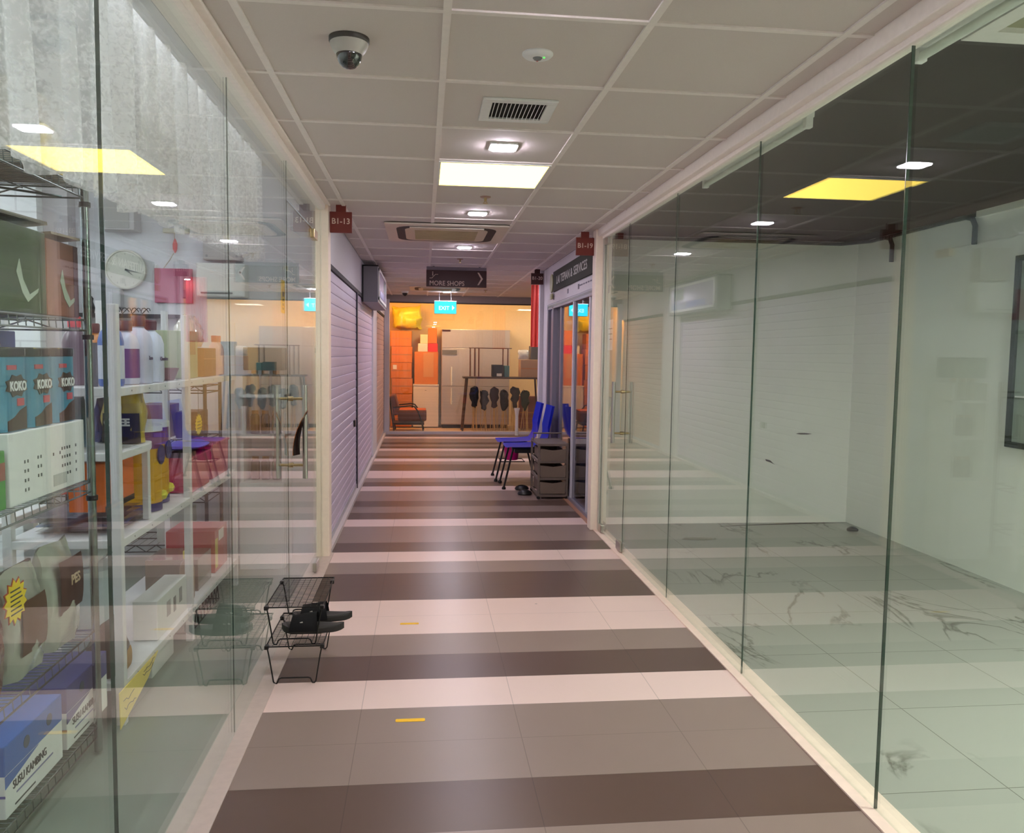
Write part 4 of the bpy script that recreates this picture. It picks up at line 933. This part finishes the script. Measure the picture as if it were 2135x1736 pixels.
# blue-white milk boxes at the bottom
def milk(y0, y1, x0, x1, top, label, main):
    t = thing('milk_box', label, 'box', ((x0+x1)/2, (y0+y1)/2, .106), 'blue and white boxes at the foot of the chrome rack')
    obj('body', MB().box(x0, x1, y0, y1, .104, .31), PLW, t, bev=.003)
    obj('blue_top', MB().box(x0-.0006, x1+.0006, y0-.0006, y1+.0006, .225, .3106), top, t, bev=.003)
    obj('blue_slant', MB().prism([(y0, .2252), (y0+(y1-y0)*.55, .2252), (y0, .19)], 'x', x1, x1+.0012), top, t)
    obj('blue_stripe', MB().box(x0+.01, x1, y0-.0012, y0, .165, .172), pur, t)
    obj('badge', MB().lathe([(.018, 0), (.018, .0015)], (x1, y0+(y1-y0)*.35, .268), 20, 'x').lathe([(.018, 0), (.018, .0015)], (x1, y0+(y1-y0)*.75, .268), 20, 'x'), mat('badge_dark', (60, 78, 92), .4), t)
    text('SUSU KAMBING', .034, ink, (x1+.0008, y0+.04, .17), (0,1,0), (0,0,1), t, sx=.85)
    obj('print_line', MB().box(x1, x1+.001, y0+.06, y1-.07, .150, .155), mat('print_violet', (120, 120, 160), .5), t)
    obj('small_print', MB().box(x1, x1+.001, y0+.05, y0+.17, .12, .1245), ink, t)
milk(2.27, 2.625, -1.44, -1.132, mat('pack_blue', (52, 100, 176), .35), 'white box with bright blue top, nearest at the foot of the chrome rack', 0)
milk(2.665, 3.0, -1.44, -1.135, mat('pack_navy', (70, 72, 128), .35), 'white box with navy violet top, farther at the foot of the chrome rack', 1)

# ------------------------------------------------------------------ LEFT SHOP: white shelving unit
WS = mat('shelf_white', (226, 224, 226), .4)
t = thing('white_shelf_unit', 'white shelving unit behind the left glass, right of the chrome rack', 'shelf', (-1.3, 4.0, 0))
for y in (3.075, 3.965, 4.905):
    for x in (-1.112, -1.49): obj('post', MB().box(x-.016, x+.016, y-.017, y+.017, 0, 1.62 if x < -1.3 else 1.56), WS, t, bev=.002)
for z in (1.258, .700, .165):
    obj('shelf_board', MB().box(-1.505, -1.096, 3.06, 4.92, z-.032, z), WS, t, bev=.003)
    b = MB()
    for k in range(9): b.lathe([(.003, 0), (.003, .0015)], (-1.0955, 3.2+.2*k, z-.015), 8, 'x')
    obj('shelf_holes', b, GREYP, t)
hb = obj('half_shelf', MB().prism([(-1.36, 3.06), (-1.10, 3.06), (-1.098, 3.40), (-1.12, 3.49), (-1.17, 3.54), (-1.36, 3.55)], 'z', .99, 1.02), WS, t, bev=.003)
obj('half_shelf_leg', MB().box(-1.142, -1.118, 3.43, 3.462, .702, .99), WS, t, bev=.002)
obj('card_upright', MB().box(-1.20, -1.185, 3.10, 3.12, 1.26, 1.42), mat('upright_grey', (120, 120, 128), .5), t)

def bottle(c, r, h, mbody, mcap, label, grp, sticker=None, words=None, capr=.5):
    t = thing('shampoo_bottle', label, 'bottle', c, grp)
    obj('body', MB().lathe([(r*.9, 0), (r, .01), (r, h*.62), (r*.82, h*.74), (r*.42, h*.82), (r*.42, h*.84)], c, 20), mbody, t, smooth=True)
    obj('cap', MB().lathe([(r*capr, h*.84), (r*capr*1.05, h*.98), (r*capr*.9, h)], c, 16), mcap, t, smooth=True)
    if sticker: obj('label_band', MB().lathe([(r*1.01, h*.10), (r*1.015, h*.11), (r*1.015, h*.55), (r*1.01, h*.56)], c, 20), sticker, t, smooth=True)
    if words: text(words, .024, mat('choc_print', (70, 44, 70), .5), (c[0]+r*1.03, c[1]-r*.85, c[2]+h*.35), (0,1,0), (0,0,1), t)
    return t
cpm = mat('cap_maroon', (92, 38, 44), .35); lav = mat('bottle_lav', (206, 206, 228), .3); bbl = mat('bottle_blue', (80, 112, 186), .3); prp = mat('bottle_purple', (110, 60, 130), .3)
bottle((-1.16, 3.18, 1.26), .045, .27, bbl, mat('cap_blue', (84, 84, 160), .4), 'blue bottle at the left end of the upper white shelf', 'bottles on the upper white shelf', sticker=mat('band_white', (210, 214, 230), .4))
bottle((-1.17, 3.36, 1.26), .050, .25, lav, cpm, 'lavender bottle with maroon cap, second from the left on the upper white shelf', 'bottles on the upper white shelf', sticker=prp)
bottle((-1.16, 3.48, 1.26), .052, .275, lav, cpm, 'pale bottle with tall maroon cap and purple print, centre of the bottle group', 'bottles on the upper white shelf', words='Taro')
bottle((-1.16, 3.615, 1.26), .056, .262, mat('bottle_pale', (216, 220, 240), .3), cpm, 'pale bottle lettered Chocolate in the bottle group', 'bottles on the upper white shelf', words='Chocolate')
bottle((-1.30, 3.74, 1.26), .052, .255, mat('bottle_sky', (170, 196, 226), .3), cpm, 'sky blue bottle with maroon cap behind the Chocolate one', 'bottles on the upper white shelf', sticker=lav)
bottle((-1.33, 3.46, 1.26), .05, .24, mat('bottle_orange', (204, 130, 60), .3), cpm, 'orange bottle standing behind the pale ones', 'bottles on the upper white shelf')
bottle((-1.32, 3.26, 1.26), .045, .26, mat('bottle_grey', (120, 100, 110), .3), mat('cap_red', (214, 60, 70), .4), 'grey bottle with red cap behind the blue bottle', 'bottles on the upper white shelf')
t = thing('food_bowl', 'brown flared bowl on the upper white shelf', 'bowl', (-1.17, 3.845, 1.26))
obj('bowl', MB().lathe([(.045, 0), (.05, .004), (.075, .055), (.071, .055), (.048, .008)], (-1.17, 3.845, 1.26), 24, sx=.8), mat('bowl_brown', (112, 70, 58), .35), t, smooth=True)
pbox('accessory_box', -1.44, -1.34, 3.82, 3.95, 1.26, 1.47, mat('box_olive', (140, 138, 110), .5), 'olive grey box behind the brown bowl')
pbox('accessory_box', -1.28, -1.13, 4.03, 4.24, 1.26, 1.49, mat('box_sage', (176, 184, 150), .45), 'pale sage green box right of the middle white post', decals=(('brown_patch', 'f', .2, .8, .5, .8, mat('patch_br', (160, 130, 100), .5)),))
pbox('snack_box', -1.29, -1.13, 4.36, 4.60, 1.26, 1.41, mat('box_caramel', (146, 96, 60), .5), 'caramel brown box on the upper white shelf', decals=(('lid_line', 'f', 0, 1, .60, .64, mat('line_tan', (190, 140, 96), .5)),))
bag('crumpled_bag', (-1.22, 4.42, 1.415), .24, .16, .12, mat('film_cream', (214, 206, 190), .15, noise=.3, ns=16, bump=1, coat=1), 'crumpled clear bag with red and cream print lying on the caramel box', 21, cat='bag')
for i, y in enumerate((4.69, 4.77)):
    bottle((-1.16, y, 1.26), .032, .22, mat('bottle_pink', (222, 180, 176), .35), mat('cap_rose', (170, 60, 62), .4), ['pink and white tube left of the last white post', 'pink and white tube nearest the last white post'][i], 'pink tubes on the upper white shelf')
# half shelf goods
def treat_pouch(c, m, label, band, words, seed):
    return bag('treat_pouch', c, .27, .21, .10, m, label, seed, (band, -.36, .36, .02, .42), words, PLW)
t = thing('treat_pouch', 'yellow and dark pouch lettered OREE on the half shelf', 'bag', (-1.195, 3.40, 1.021))
py = mat('pouch_yellow', (190, 164, 44), .3, noise=.12, coat=.7)
obj('body', MB().pouch((-1.195, 3.40, 1.024), .165, .215, .085, 'y', 31), py, t, smooth=True)
def pf(u, v): return (-1.195+.165*(.90*u-.45)*(1-.06*v), 3.40-.0445-.003*math.sin(PI*u)+.010*abs(2*u-1)**3, 1.026+.118*v)
obj('dark_band', MB().grid(pf, 10, 8, .0015), mat('band_dark', (64, 56, 50), .35, noise=.3, ns=30), t, smooth=True)
obj('emblem', MB().lathe([(.020, 3.352), (.020, 3.362)], (-1.21, 0, 1.165), 18, 'y', sy=1.2), mat('emblem_dark', (60, 54, 30), .4), t)
text('OREE', .040, PLW, (-1.255, 3.349, 1.095), (1,0,.0), (0,0,1), t, bold=.0018)
bag('treat_pouch', (-1.31, 3.22, 1.024), .18, .19, .06, mat('pouch_teal', (52, 96, 110), .3, coat=.7), 'teal pouch behind the left side of the yellow one on the half shelf', 32)
bag('treat_pouch', (-1.30, 3.45, 1.024), .10, .17, .05, mat('pouch_navy', (66, 72, 130), .3, coat=.7), 'small navy pouch behind the right side of the yellow one', 33)
pbox('biscuit_tin', -1.30, -1.17, 3.12, 3.42, .792, .975, mat('tin_orange', (228, 108, 24), .3, noise=.12, ns=6), 'large orange tin below the half shelf', decals=(('band', 'f', 0, 1, .0, .12, mat('band_black', (40, 34, 34), .5)),))
for i, (y, x) in enumerate(((3.64, -1.22), (3.84, -1.25))):
    t = thing('canister', ['tall yellow canister with violet label and white lid, left one', 'tall yellow canister with violet label and white lid, right one partly behind the post'][i], 'canister', (x, y, .703), 'yellow canisters on the middle white shelf')
    r = .088
    obj('body', MB().lathe([(r, 0), (r, .345)], (x, y, .703), 28), mat('canister_yellow', (214, 160, 34), .35), t, smooth=True)
    obj('blue_base', MB().lathe([(r*1.005, 0), (r*1.005, .035)], (x, y, .703), 28), mat('can_navy', (54, 50, 110), .4), t, smooth=True)
    obj('violet_top', MB().lathe([(r*1.005, .27), (r*1.005, .345)], (x, y, .703), 28), mat('can_violet', (126, 70, 120), .4), t, smooth=True)
    obj('lid', MB().lathe([(r*1.06, .345), (r*1.06, .368), (r*.98, .372)], (x, y, .703), 28), WPLAS, t, smooth=True)
    obj('round_badge', MB().lathe([(.042, 0), (.042, .006)], (x+r-.002, y+.005, .703+.24), 20, 'x'), mat('can_navy', (54, 50, 110)), t)
    obj('yellow_ball', MB().lathe([(.002, -.024), (.017, -.017), (.024, 0), (.017, .017), (.002, .024)], (x+r-.006, y+.03, .703+.06), 14), mat('ball_lime', (216, 206, 60), .4), t, smooth=True)
# flat packs
for i, (m, lb, dx) in enumerate((((196, 190, 180), 'flat silver grey packet lying lowest on the middle white shelf', 0), ((72, 118, 190), 'flat light blue packet lying on the silver grey one', .008), ((150, 74, 90), 'flat red and violet packet third in the flat pile', .0), ((86, 80, 120), 'flat dark violet packet on top of the flat pile under the orange tin', .004))):
    o = obj('flat_packet', MB().grid(lambda u, v: (-1.45+.30*u+dx, 3.18+.32*v-.02*i, .709+.021*i+.004*math.sin(9*u+i)*math.sin(7*v)), 12, 12, .010), mat('flat_%d' % i, m, .2, noise=.25, ns=18, bump=.8, coat=.8), smooth=True)
    tag(o, lb, 'packet', 'flat packets on the middle white shelf')
# bay two
def basket(c, w, d, h, m, label, grp):
    t = thing('plastic_basket', label, 'basket', c, grp)
    x, y, z = c
    ob = MB().prism([(y-w/2*.9, z), (y+w/2*.9, z), (y+w/2, z+h), (y-w/2, z+h)], 'x', x-d/2, x+d/2)
    obj('body', ob, m, t, bev=.006)
    obj('rim', MB().box(x-d/2-.006, x+d/2+.006, y-w/2-.006, y+w/2+.006, z+h-.012, z+h), m, t, bev=.004)
    return t
MG = mat('magenta_plastic', (176, 24, 92), .35)
basket((-1.20, 4.22, .702), .38, .16, .175, mat('rose_clear', (186, 66, 96), .3, noise=.25, ns=14), 'rose pink translucent basket on the middle white shelf, left one', 'pink baskets on the middle white shelf')
basket((-1.22, 4.66, .702), .40, .18, .19, MG, 'deep magenta basket on the middle white shelf, right one', 'pink baskets on the middle white shelf')
o = obj('oval_tray', MB().lathe([(.13, 0), (.14, .008), (.10, .022), (.02, .028)], (-1.22, 4.36, .898), 24, sx=.7, sy=1.5), mat('purple_shine', (112, 84, 214), .3), smooth=True); tag(o, 'purple oval tray lying over the pink baskets', 'tray')
t = thing('price_burst', 'small yellow spiky price burst hanging from the upper white shelf edge', 'price card', (-1.092, 4.10, .98))
obj('face', burst(4.10, 1.035, .062, 16, -1.094, sq=.85), mat('burst_yellow', (236, 206, 40)), t)
obj('string', MB().tube([(-1.093, 4.10, 1.08), (-1.094, 4.10, 1.226)], .0012, 5), ink, t)
b = MB()
for k in range(3): b.box(-1.092, -1.0908, 4.07, 4.13, 1.015+.016*k, 1.019+.016*k)
obj('print_lines', b, ink, t)
# lower shelf
t = thing('bucket', 'frosted plastic bucket on the lowest white shelf', 'bucket', (-1.345, 3.36, .167))
obj('body', MB().lathe([(.085, 0), (.088, .005), (.118, .33), (.118, .34)], (-1.345, 3.36, .167), 28), mat('frosted', (196, 206, 214), .3, noise=.08), t, smooth=True)
obj('lid', MB().lathe([(.122, .335), (.124, .36), (.10, .372)], (-1.345, 3.36, .167), 28), mat('frosted_lid', (206, 214, 222), .3), t, smooth=True)
bag('inflated_bag', (-1.345, 3.36, .545), .22, .10, .16, mat('clear_bag', (206, 212, 218), .1, bump=.8, ns=20, coat=1), 'crumpled clear bag on top of the frosted bucket', 41)
pbox('white_carton', -1.215, -1.115, 3.50, 3.93, .167, .335, PLW, 'white carton with grey cat drawings on the lowest white shelf', decals=(('grey_print', 'f', .30, .42, .35, .75, mat('cat_grey', (150, 150, 150), .6)), ('grey_print', 'f', .52, .60, .3, .7, mat('cat_grey2', (120, 120, 120), .6)), ('grey_print', 'f', .72, .82, .4, .8, mat('cat_grey', (150,150,150)))))
bag('feed_sack', (-1.19, 3.16, .167), .16, .20, .13, mat('sack_dark', (70, 58, 50), .35, noise=.2, ns=8, coat=.5), 'dark sack with yellow lower half behind the yellow poster', 51, (mat('sack_yellow', (214, 166, 70), .4), -.40, .40, .02, .42))
bottle((-1.16, 4.10, .167), .035, .24, mat('bottle_amber', (150, 120, 90), .3), mat('cap_yellow', (220, 200, 60), .4), 'amber bottle with yellow cap on the lowest white shelf', 'bottles on the lowest white shelf')
pbox('clear_case', -1.40, -1.14, 4.22, 4.48, .167, .33, mat('case_brown', (120, 106, 92), .2, coat=.8), 'clear case with brown goods on the lowest white shelf')
pbox('red_package', -1.40, -1.14, 4.56, 4.84, .167, .40, mat('pack_red', (178, 60, 56), .3, noise=.2, ns=9), 'red package near the last white post on the lowest white shelf', decals=(('white_tag', 'f', .3, .7, .7, .95, WPLAS), ('yellow_tag', 'f', .02, .22, .1, .8, mat('tag_lime', (214, 206, 96), .5))))
# low floor items
t = thing('paper_notice', 'yellow hand lettered paper notice hanging below the lowest white shelf', 'notice', (-1.09, 3.2, .012))
obj('sheet', MB().prism([(2.995, .150), (3.43, .150), (3.30, .085), (3.0, .012)], 'x', -1.094, -1.091), mat('paper_yellow', (240, 214, 112), .6), t)
hw_ = MB()
rnd = random.Random(4)
for (ya, yb, z) in ((3.25, 3.38, .135), (3.24, 3.36, .118), (3.03, 3.14, .10), (3.04, 3.16, .07)):
    hw_.tube([(-1.0905, ya+(yb-ya)*k/7, z+rnd.uniform(-.009, .009)) for k in range(8)], .0014, 4)
obj('handwriting', hw_, ink, t)
pbox('floor_crate', -1.42, -1.14, 3.5, 3.80, .0, .12, PLW, 'white crate on the floor under the white shelving unit', bev=.004)
t = thing('wire_tray', 'black wire tray on the floor under the white shelving unit', 'tray', (-1.2, 4.3, 0))
g = MB()
for k in range(9): g.tube([(-1.13, 4.05+.06*k, .02), (-1.13, 4.08+.06*k, .11)], .003, 5).tube([(-1.13, 4.08+.06*k, .11), (-1.13, 4.11+.06*k, .02)], .003, 5)
g.tube([(-1.13, 4.03, .115), (-1.13, 4.6, .115), (-1.45, 4.6, .115), (-1.45, 4.03, .115), (-1.13, 4.03, .115)], .004, 6).tube([(-1.13, 4.03, .012), (-1.13, 4.6, .012), (-1.45, 4.6, .012), (-1.45, 4.03, .012), (-1.13, 4.03, .012)], .004, 6)
obj('frame', g, BLACKM, t)

# table behind the chrome rack
t = thing('white_table', 'white table behind the chrome rack with glossy packets on it', 'table', (-1.95, 2.9, 0))
obj('tabletop', MB().box(-2.6, -1.56, 2.5, 3.55, .70, .745), WS, t, bev=.004)
for (x, y) in ((-2.55, 2.55), (-1.61, 2.55), (-2.55, 3.5), (-1.61, 3.5)): obj('leg', MB().box(x-.02, x+.02, y-.02, y+.02, 0, .70), WS, t)
for i, (x, c_) in enumerate(((-1.72, (120, 150, 200)), (-2.0, (206, 198, 190)), (-2.3, (60, 50, 70)))):
    o = obj('flat_packet', MB().grid(lambda u, v: (x-.13+.26*u, 2.56+.35*v, .748+.008*math.sin(8*u+i)*math.sin(9*v+i)+.008), 12, 12, .02), mat('tflat_%d' % i, c_, .2, noise=.25, ns=18, bump=.8, coat=.8), smooth=True)
    tag(o, ['light blue glossy packet on the white table', 'cream glossy packet on the white table', 'dark glossy packet on the white table'][i], 'packet', 'glossy packets on the white table')

# black wire rack at the back of the shop
t = thing('black_wire_rack', 'black wire rack with baskets seen behind the white shelving unit', 'rack', (-1.7, 5.2, 0))
for (x, y) in ((-2.25, 5.02), (-1.30, 5.02), (-2.25, 5.38), (-1.30, 5.38)): obj('post', MB().tube([(x, y, 0), (x, y, 1.25)], .011, 8), BLACKM, t)
for z in (.22, .52, .86, 1.18):
    g = MB()
    for zz in (z, z-.04): g.tube([(-1.30, 5.02, zz), (-2.25, 5.02, zz), (-2.25, 5.38, zz), (-1.30, 5.38, zz), (-1.30, 5.02, zz)], .004, 6)
    for k in range(16): g.tube([(-2.25+k*.0594, 5.02, z if k % 2 else z-.04), (-2.25+(k+1)*.0594, 5.02, z-.04 if k % 2 else z)], .0028, 5)
    for k in range(20): g.tube([(-2.25+k*.05, 5.02, z), (-2.25+k*.05, 5.38, z)], .0018, 4)
    obj('wire_shelf', g, BLACKM, t)
gd = [(-1.62, .90, .18, .20, (150, 104, 70), 'brown paper carton on the black wire rack'), (-1.42, .90, .13, .16, (76, 44, 46), 'dark maroon cup stack on the black wire rack'), (-1.90, .90, .20, .17, (204, 200, 196), 'white tub box on the black wire rack upper level'),
      (-1.55, .56, .16, .19, (196, 24, 110), 'magenta box on the black wire rack middle level'), (-1.85, .56, .22, .15, (60, 56, 54), 'dark grey box on the black wire rack middle level'), (-2.1, .56, .14, .20, (190, 60, 56), 'red box at the back left of the black wire rack'),
      (-1.52, .262, .17, .19, (172, 172, 166), 'pale grey box on the lowest level of the black wire rack'), (-1.85, .262, .20, .14, (92, 66, 56), 'brown box on the lowest level of the black wire rack'), (-2.1, .262, .12, .22, (214, 206, 96), 'lime yellow box on the lowest level of the black wire rack')]
for i, (x, z, w, h, c_, lb) in enumerate(gd):
    pbox('stock_box', x-w/2, x+w/2, 5.06, 5.3, z-.035, z-.035+h, mat('gd_%d' % i, c_, .4, noise=.15, ns=12), lb, grp='boxes on the black wire rack')
t = thing('white_basket', 'white basket with round holes on the black wire rack', 'basket', (-1.37, 5.15, .524))
obj('body', MB().box(-1.44, -1.315, 5.06, 5.30, .524, .66), WPLAS, t, bev=.006)
b = MB()
for i in range(5):
    for j in range(4): b.lathe([(.006, 5.0585), (.006, 5.0605)], (-1.425+.024*i, 0, .555+.025*j), 8, 'y')
obj('holes', b, GREYP, t)
# slim white stand by the door
t = thing('white_display_stand', 'slim white display stand with jars by the back wall near the glass door', 'stand', (-1.02, 5.4, 0))
obj('lower_cabinet', MB().box(-1.16, -.88, 5.25, 5.55, 0, .56), WS, t, bev=.004)
obj('upright', MB().box(-1.16, -1.14, 5.30, 5.55, .56, 1.24).box(-.90, -.88, 5.30, 5.55, .56, 1.24), WS, t)
for z in (.86, 1.12): obj('shelf_board', MB().box(-1.16, -.88, 5.28, 5.55, z-.018, z), WS, t)
jm = mat('jar_dark', (60, 58, 50), .15, noise=.3, ns=20, coat=.6); jg = mat('jar_glass', (150, 148, 136), .1, noise=.2, ns=20, coat=.8)
k = 0
for z, ms, tx in ((.562, 'dark', 'standing on the white cabinet top'), (.862, 'dark', 'on the lower board of the white stand'), (1.122, 'pale', 'on the top board of the white stand')):
    for x, side in ((-1.085, 'left'), (-1.02, 'middle'), (-.95, 'right')):
        t = thing('jar', '%s jar %s, %s one' % (ms, tx, side), 'jar', (x, 5.40, z), 'jars on the white stand')
        obj('body', MB().lathe([(.026, 0), (.029, .006), (.029, .11), (.02, .13)], (x, 5.40, z), 16), jm if ms == 'dark' else jg, t, smooth=True)
        obj('lid', MB().lathe([(.022, .13), (.022, .15)], (x, 5.40, z), 14), mat('jar_lid', (170, 120, 70), .3, metal=.8), t)
pbox('teal_case', -1.14, -.90, 5.32, 5.52, 1.275, 1.42, mat('teal_dark', (34, 84, 84), .4), 'dark teal case resting on the jars of the white stand')
# wall things
def wall_y(nm, x0, x1, z0, z1, y0, y1, m, label, cat, bev=.006): return pbox(nm, x0, x1, y0, y1, z0, z1, m, label, cat, bev=bev)
t = thing('wall_clock', 'round white wall clock on the pet shop wall', 'clock', (-1.935, 5.60, 1.79))
cc_ = (-1.935, 0, 1.915)
obj('rim', MB().lathe([(.126, 5.618), (.130, 5.60), (.128, 5.578), (.118, 5.574), (.116, 5.582)], cc_, 48, 'y'), mat('clock_rim', (214, 212, 200), .35), t, smooth=True)
obj('face', MB().lathe([(.118, 5.59), (.118, 5.583)], cc_, 48, 'y'), mat('clock_face', (226, 226, 216), .25, coat=.6), t)
def hand(a, l, w): 
    dx, dz = math.sin(a), math.cos(a)
    return MB().prism([(cc_[0]-dz*w, cc_[2]+dx*w), (cc_[0]+dz*w, cc_[2]-dx*w), (cc_[0]+dx*l, cc_[2]+dz*l)], 'y', 5.576, 5.580)
obj('hour_hand', hand(math.radians(128), .062, .0065), GREYP, t); obj('minute_hand', hand(math.radians(103), .10, .005), GREYP, t)
b = MB()
for k in range(12): b.box(cc_[0]+.10*math.sin(k*PI/6)-.002, cc_[0]+.10*math.sin(k*PI/6)+.002, 5.580, 5.583, cc_[2]+.10*math.cos(k*PI/6)-.005, cc_[2]+.10*math.cos(k*PI/6)+.005)
obj('hour_marks', b, mat('clock_mark', (180, 178, 168), .5), t)
t = wall_y('wall_speaker', -2.06, -1.84, 2.155, 2.355, 5.48, 5.62, mat('speaker_grey', (196, 194, 196), .5), 'pale grey wall speaker box above the clock', 'speaker')
obj('grille', MB().prism([(-2.05, 2.165), (-1.87, 2.165), (-1.87, 2.33), (-2.05, 2.345)], 'y', 5.474, 5.48), mat('speaker_grille', (168, 168, 166), .7), t)
t = wall_y('junction_box', -1.43, -1.19, 1.985, 2.215, 5.52, 5.62, mat('jb_grey', (186, 182, 180), .5), 'grey junction box on the wall right of the clock', 'box')
obj('screw', MB().lathe([(.008, 5.515), (.008, 5.521)], (-1.405, 0, 2.01), 10, 'y').lathe([(.008, 5.515), (.008, 5.521)], (-1.215, 0, 2.01), 10, 'y'), GREYP, t)
t = wall_y('wall_unit', -1.47, -1.16, 1.745, 1.965, 5.50, 5.62, WPLAS, 'white wall mounted air unit below the grey junction box', 'air conditioner', bev=.012)
obj('outlet', MB().box(-1.44, -1.24, 5.494, 5.502, 1.765, 1.775), GREYP, t); obj('indicator', MB().lathe([(.007, 5.497), (.007, 5.501)], (-1.19, 0, 1.905), 10, 'y'), BLACK, t)
wall_y('socket_plate', -1.70, -1.53, 2.16, 2.19, 5.59, 5.62, mat('socket_cream', (214, 210, 190), .5), 'cream cable trunking plate above the red ornament', 'plate')
wall_y('pink_board', -1.76, -1.52, 1.705, 1.93, 5.60, 5.62, mat('board_pink', (186, 86, 116), .5), 'raspberry pink board on the pet shop wall', 'board', bev=.002)
t = thing('hanging_ornament', 'small red fish ornament hanging on a string on the wall', 'ornament', (-1.63, 5.60, 1.94))
obj('fish', MB().lathe([(.002, -.045), (.014, -.02), (.016, .01), (.008, .04), (.002, .05)], (-1.625, 5.60, 2.075), 12, sy=.4), mat('fish_red', (226, 96, 92), .5), t, smooth=True)
obj('string', MB().tube([(-1.628, 5.60, 2.12), (-1.628, 5.60, 2.16)], .002, 5).tube([(-1.635, 5.60, 2.03), (-1.66, 5.60, 1.985), (-1.70, 5.60, 1.93)], .0025, 5), mat('string_tan', (190, 170, 130), .7), t)
t = thing('black_wall_shelf', 'black wall shelf with scroll lettering below the clock', 'shelf', (-1.9, 5.58, 1.60))
obj('board', MB().box(-2.22, -1.58, 5.50, 5.62, 1.60, 1.625), BLACK, t)
sc_ = MB()
for k in range(4): sc_.tube([(-1.97+.06*k+.028*math.cos(a*.5), 5.51, 1.645+.018*math.sin(a*.9)) for a in range(12)], .003, 5)
obj('scroll_script', sc_, BLACKM, t)
obj('finial', MB().lathe([(.015, 1.625), (.022, 1.66), (.01, 1.70), (.014, 1.72), (.003, 1.735)], (-2.13, 5.53, 0), 12), BLACK, t, smooth=True)
t = thing('soap_dispenser', 'small grey dispenser under the wall clock', 'dispenser', (-1.985, 5.57, 1.665))
obj('body', MB().box(-2.01, -1.955, 5.54, 5.62, 1.665, 1.79), mat('disp_grey', (196, 196, 200), .5), t, bev=.01)

# lace curtains
def lace(y0, y1, ztop, hem, amp, nw, label, seed):
    rnd = random.Random(seed); ph = rnd.random()*6
    def f(u, v):
        y = y0+(y1-y0)*u
        fold = amp*math.sin(u*nw*2*PI+ph+.5*math.sin(3*u*PI))*(1.15-.5*v)+amp*.4*math.sin(u*nw*4.7*PI+ph)
        zb = hem(y)-.022*abs(math.sin(u*nw*1.6*PI+ph))-.006*math.sin(40*u)
        return (-.815+fold, y+.012*math.sin(v*5+u*9), zb+(ztop-zb)*v)
    o = obj('lace_curtain', MB().grid(f, 150, 24), LACE, smooth=True)
    tag(o, label, 'curtain', 'lace valances inside the left glass')
hem = lambda y: 1.80+.026*(y-2.0)
lace(.9, 1.90, 2.425, hem, .034, 6, 'white lace valance at the far left top of the picture', 1)
lace(1.95, 2.98, 2.425, hem, .032, 6, 'white lace valance above the chrome rack and clock', 2)
lace(3.0, 4.16, 2.425, hem, .028, 8, 'white lace valance nearest the glass door', 3)
o = obj('curtain_rod', MB().tube([(-.815, .8, 2.437), (-.815, 4.2, 2.437)], .010, 10), WPLAS, smooth=True); tag(o, 'slim white rod carrying the lace valances', 'rod')
# sticker and brochure on the glass
t = thing('yellow_sticker', 'upright yellow sticker on the glass left of the glass door', 'sticker', (-.687, 4.11, 1.585))
obj('sheet', MB().box(-.6885, -.6865, 4.06, 4.165, 1.585, 1.745), mat('sticker_yellow', (246, 202, 20), .5), t)
b = MB()
for k in range(6): b.box(-.6748, -.6742, 4.09, 4.135, 1.60+.022*k, 1.613+.022*k)
obj('glyphs', MB().box(-.6865, -.6858, 4.09, 4.135, 1.60, 1.612).box(-.6865, -.6858, 4.09, 4.135, 1.62, 1.633).box(-.6865, -.6858, 4.10, 4.13, 1.64, 1.655).box(-.6865, -.6858, 4.095, 4.135, 1.665, 1.69), ink, t)
t = thing('rolled_brochure', 'curled dark brochure with orange tip tucked behind the door handle', 'brochure', (-.652, 4.30, .88))
def bro(off): return lambda u, v: (-.664+.060*v**2.2+.026*u*(1-.55*v)+off, 4.225+.06*u-off*2, .865+.21*v+.02*u*v)
obj('cover', MB().grid(bro(.004), 4, 14, .003), mat('brochure_dark', (44, 30, 30), .2, coat=.8), t, smooth=True)
obj('inner_page', MB().grid(bro(0), 4, 14, .003), mat('brochure_orange', (236, 160, 60), .4), t, smooth=True)

t = thing('paper_notice', 'small white paper notice taped on the inside of the right glass door', 'notice', (1.412, 6.07, 1.44))
obj('sheet', MB().box(1.4112, 1.4124, 5.99, 6.15, 1.44, 1.67), WPLAS, t)
obj('print_lines', MB().box(1.4100, 1.4112, 6.01, 6.13, 1.60, 1.605).box(1.4100, 1.4112, 6.01, 6.13, 1.56, 1.565).box(1.4100, 1.4112, 6.01, 6.10, 1.52, 1.525), mat('ink_dark'), t)
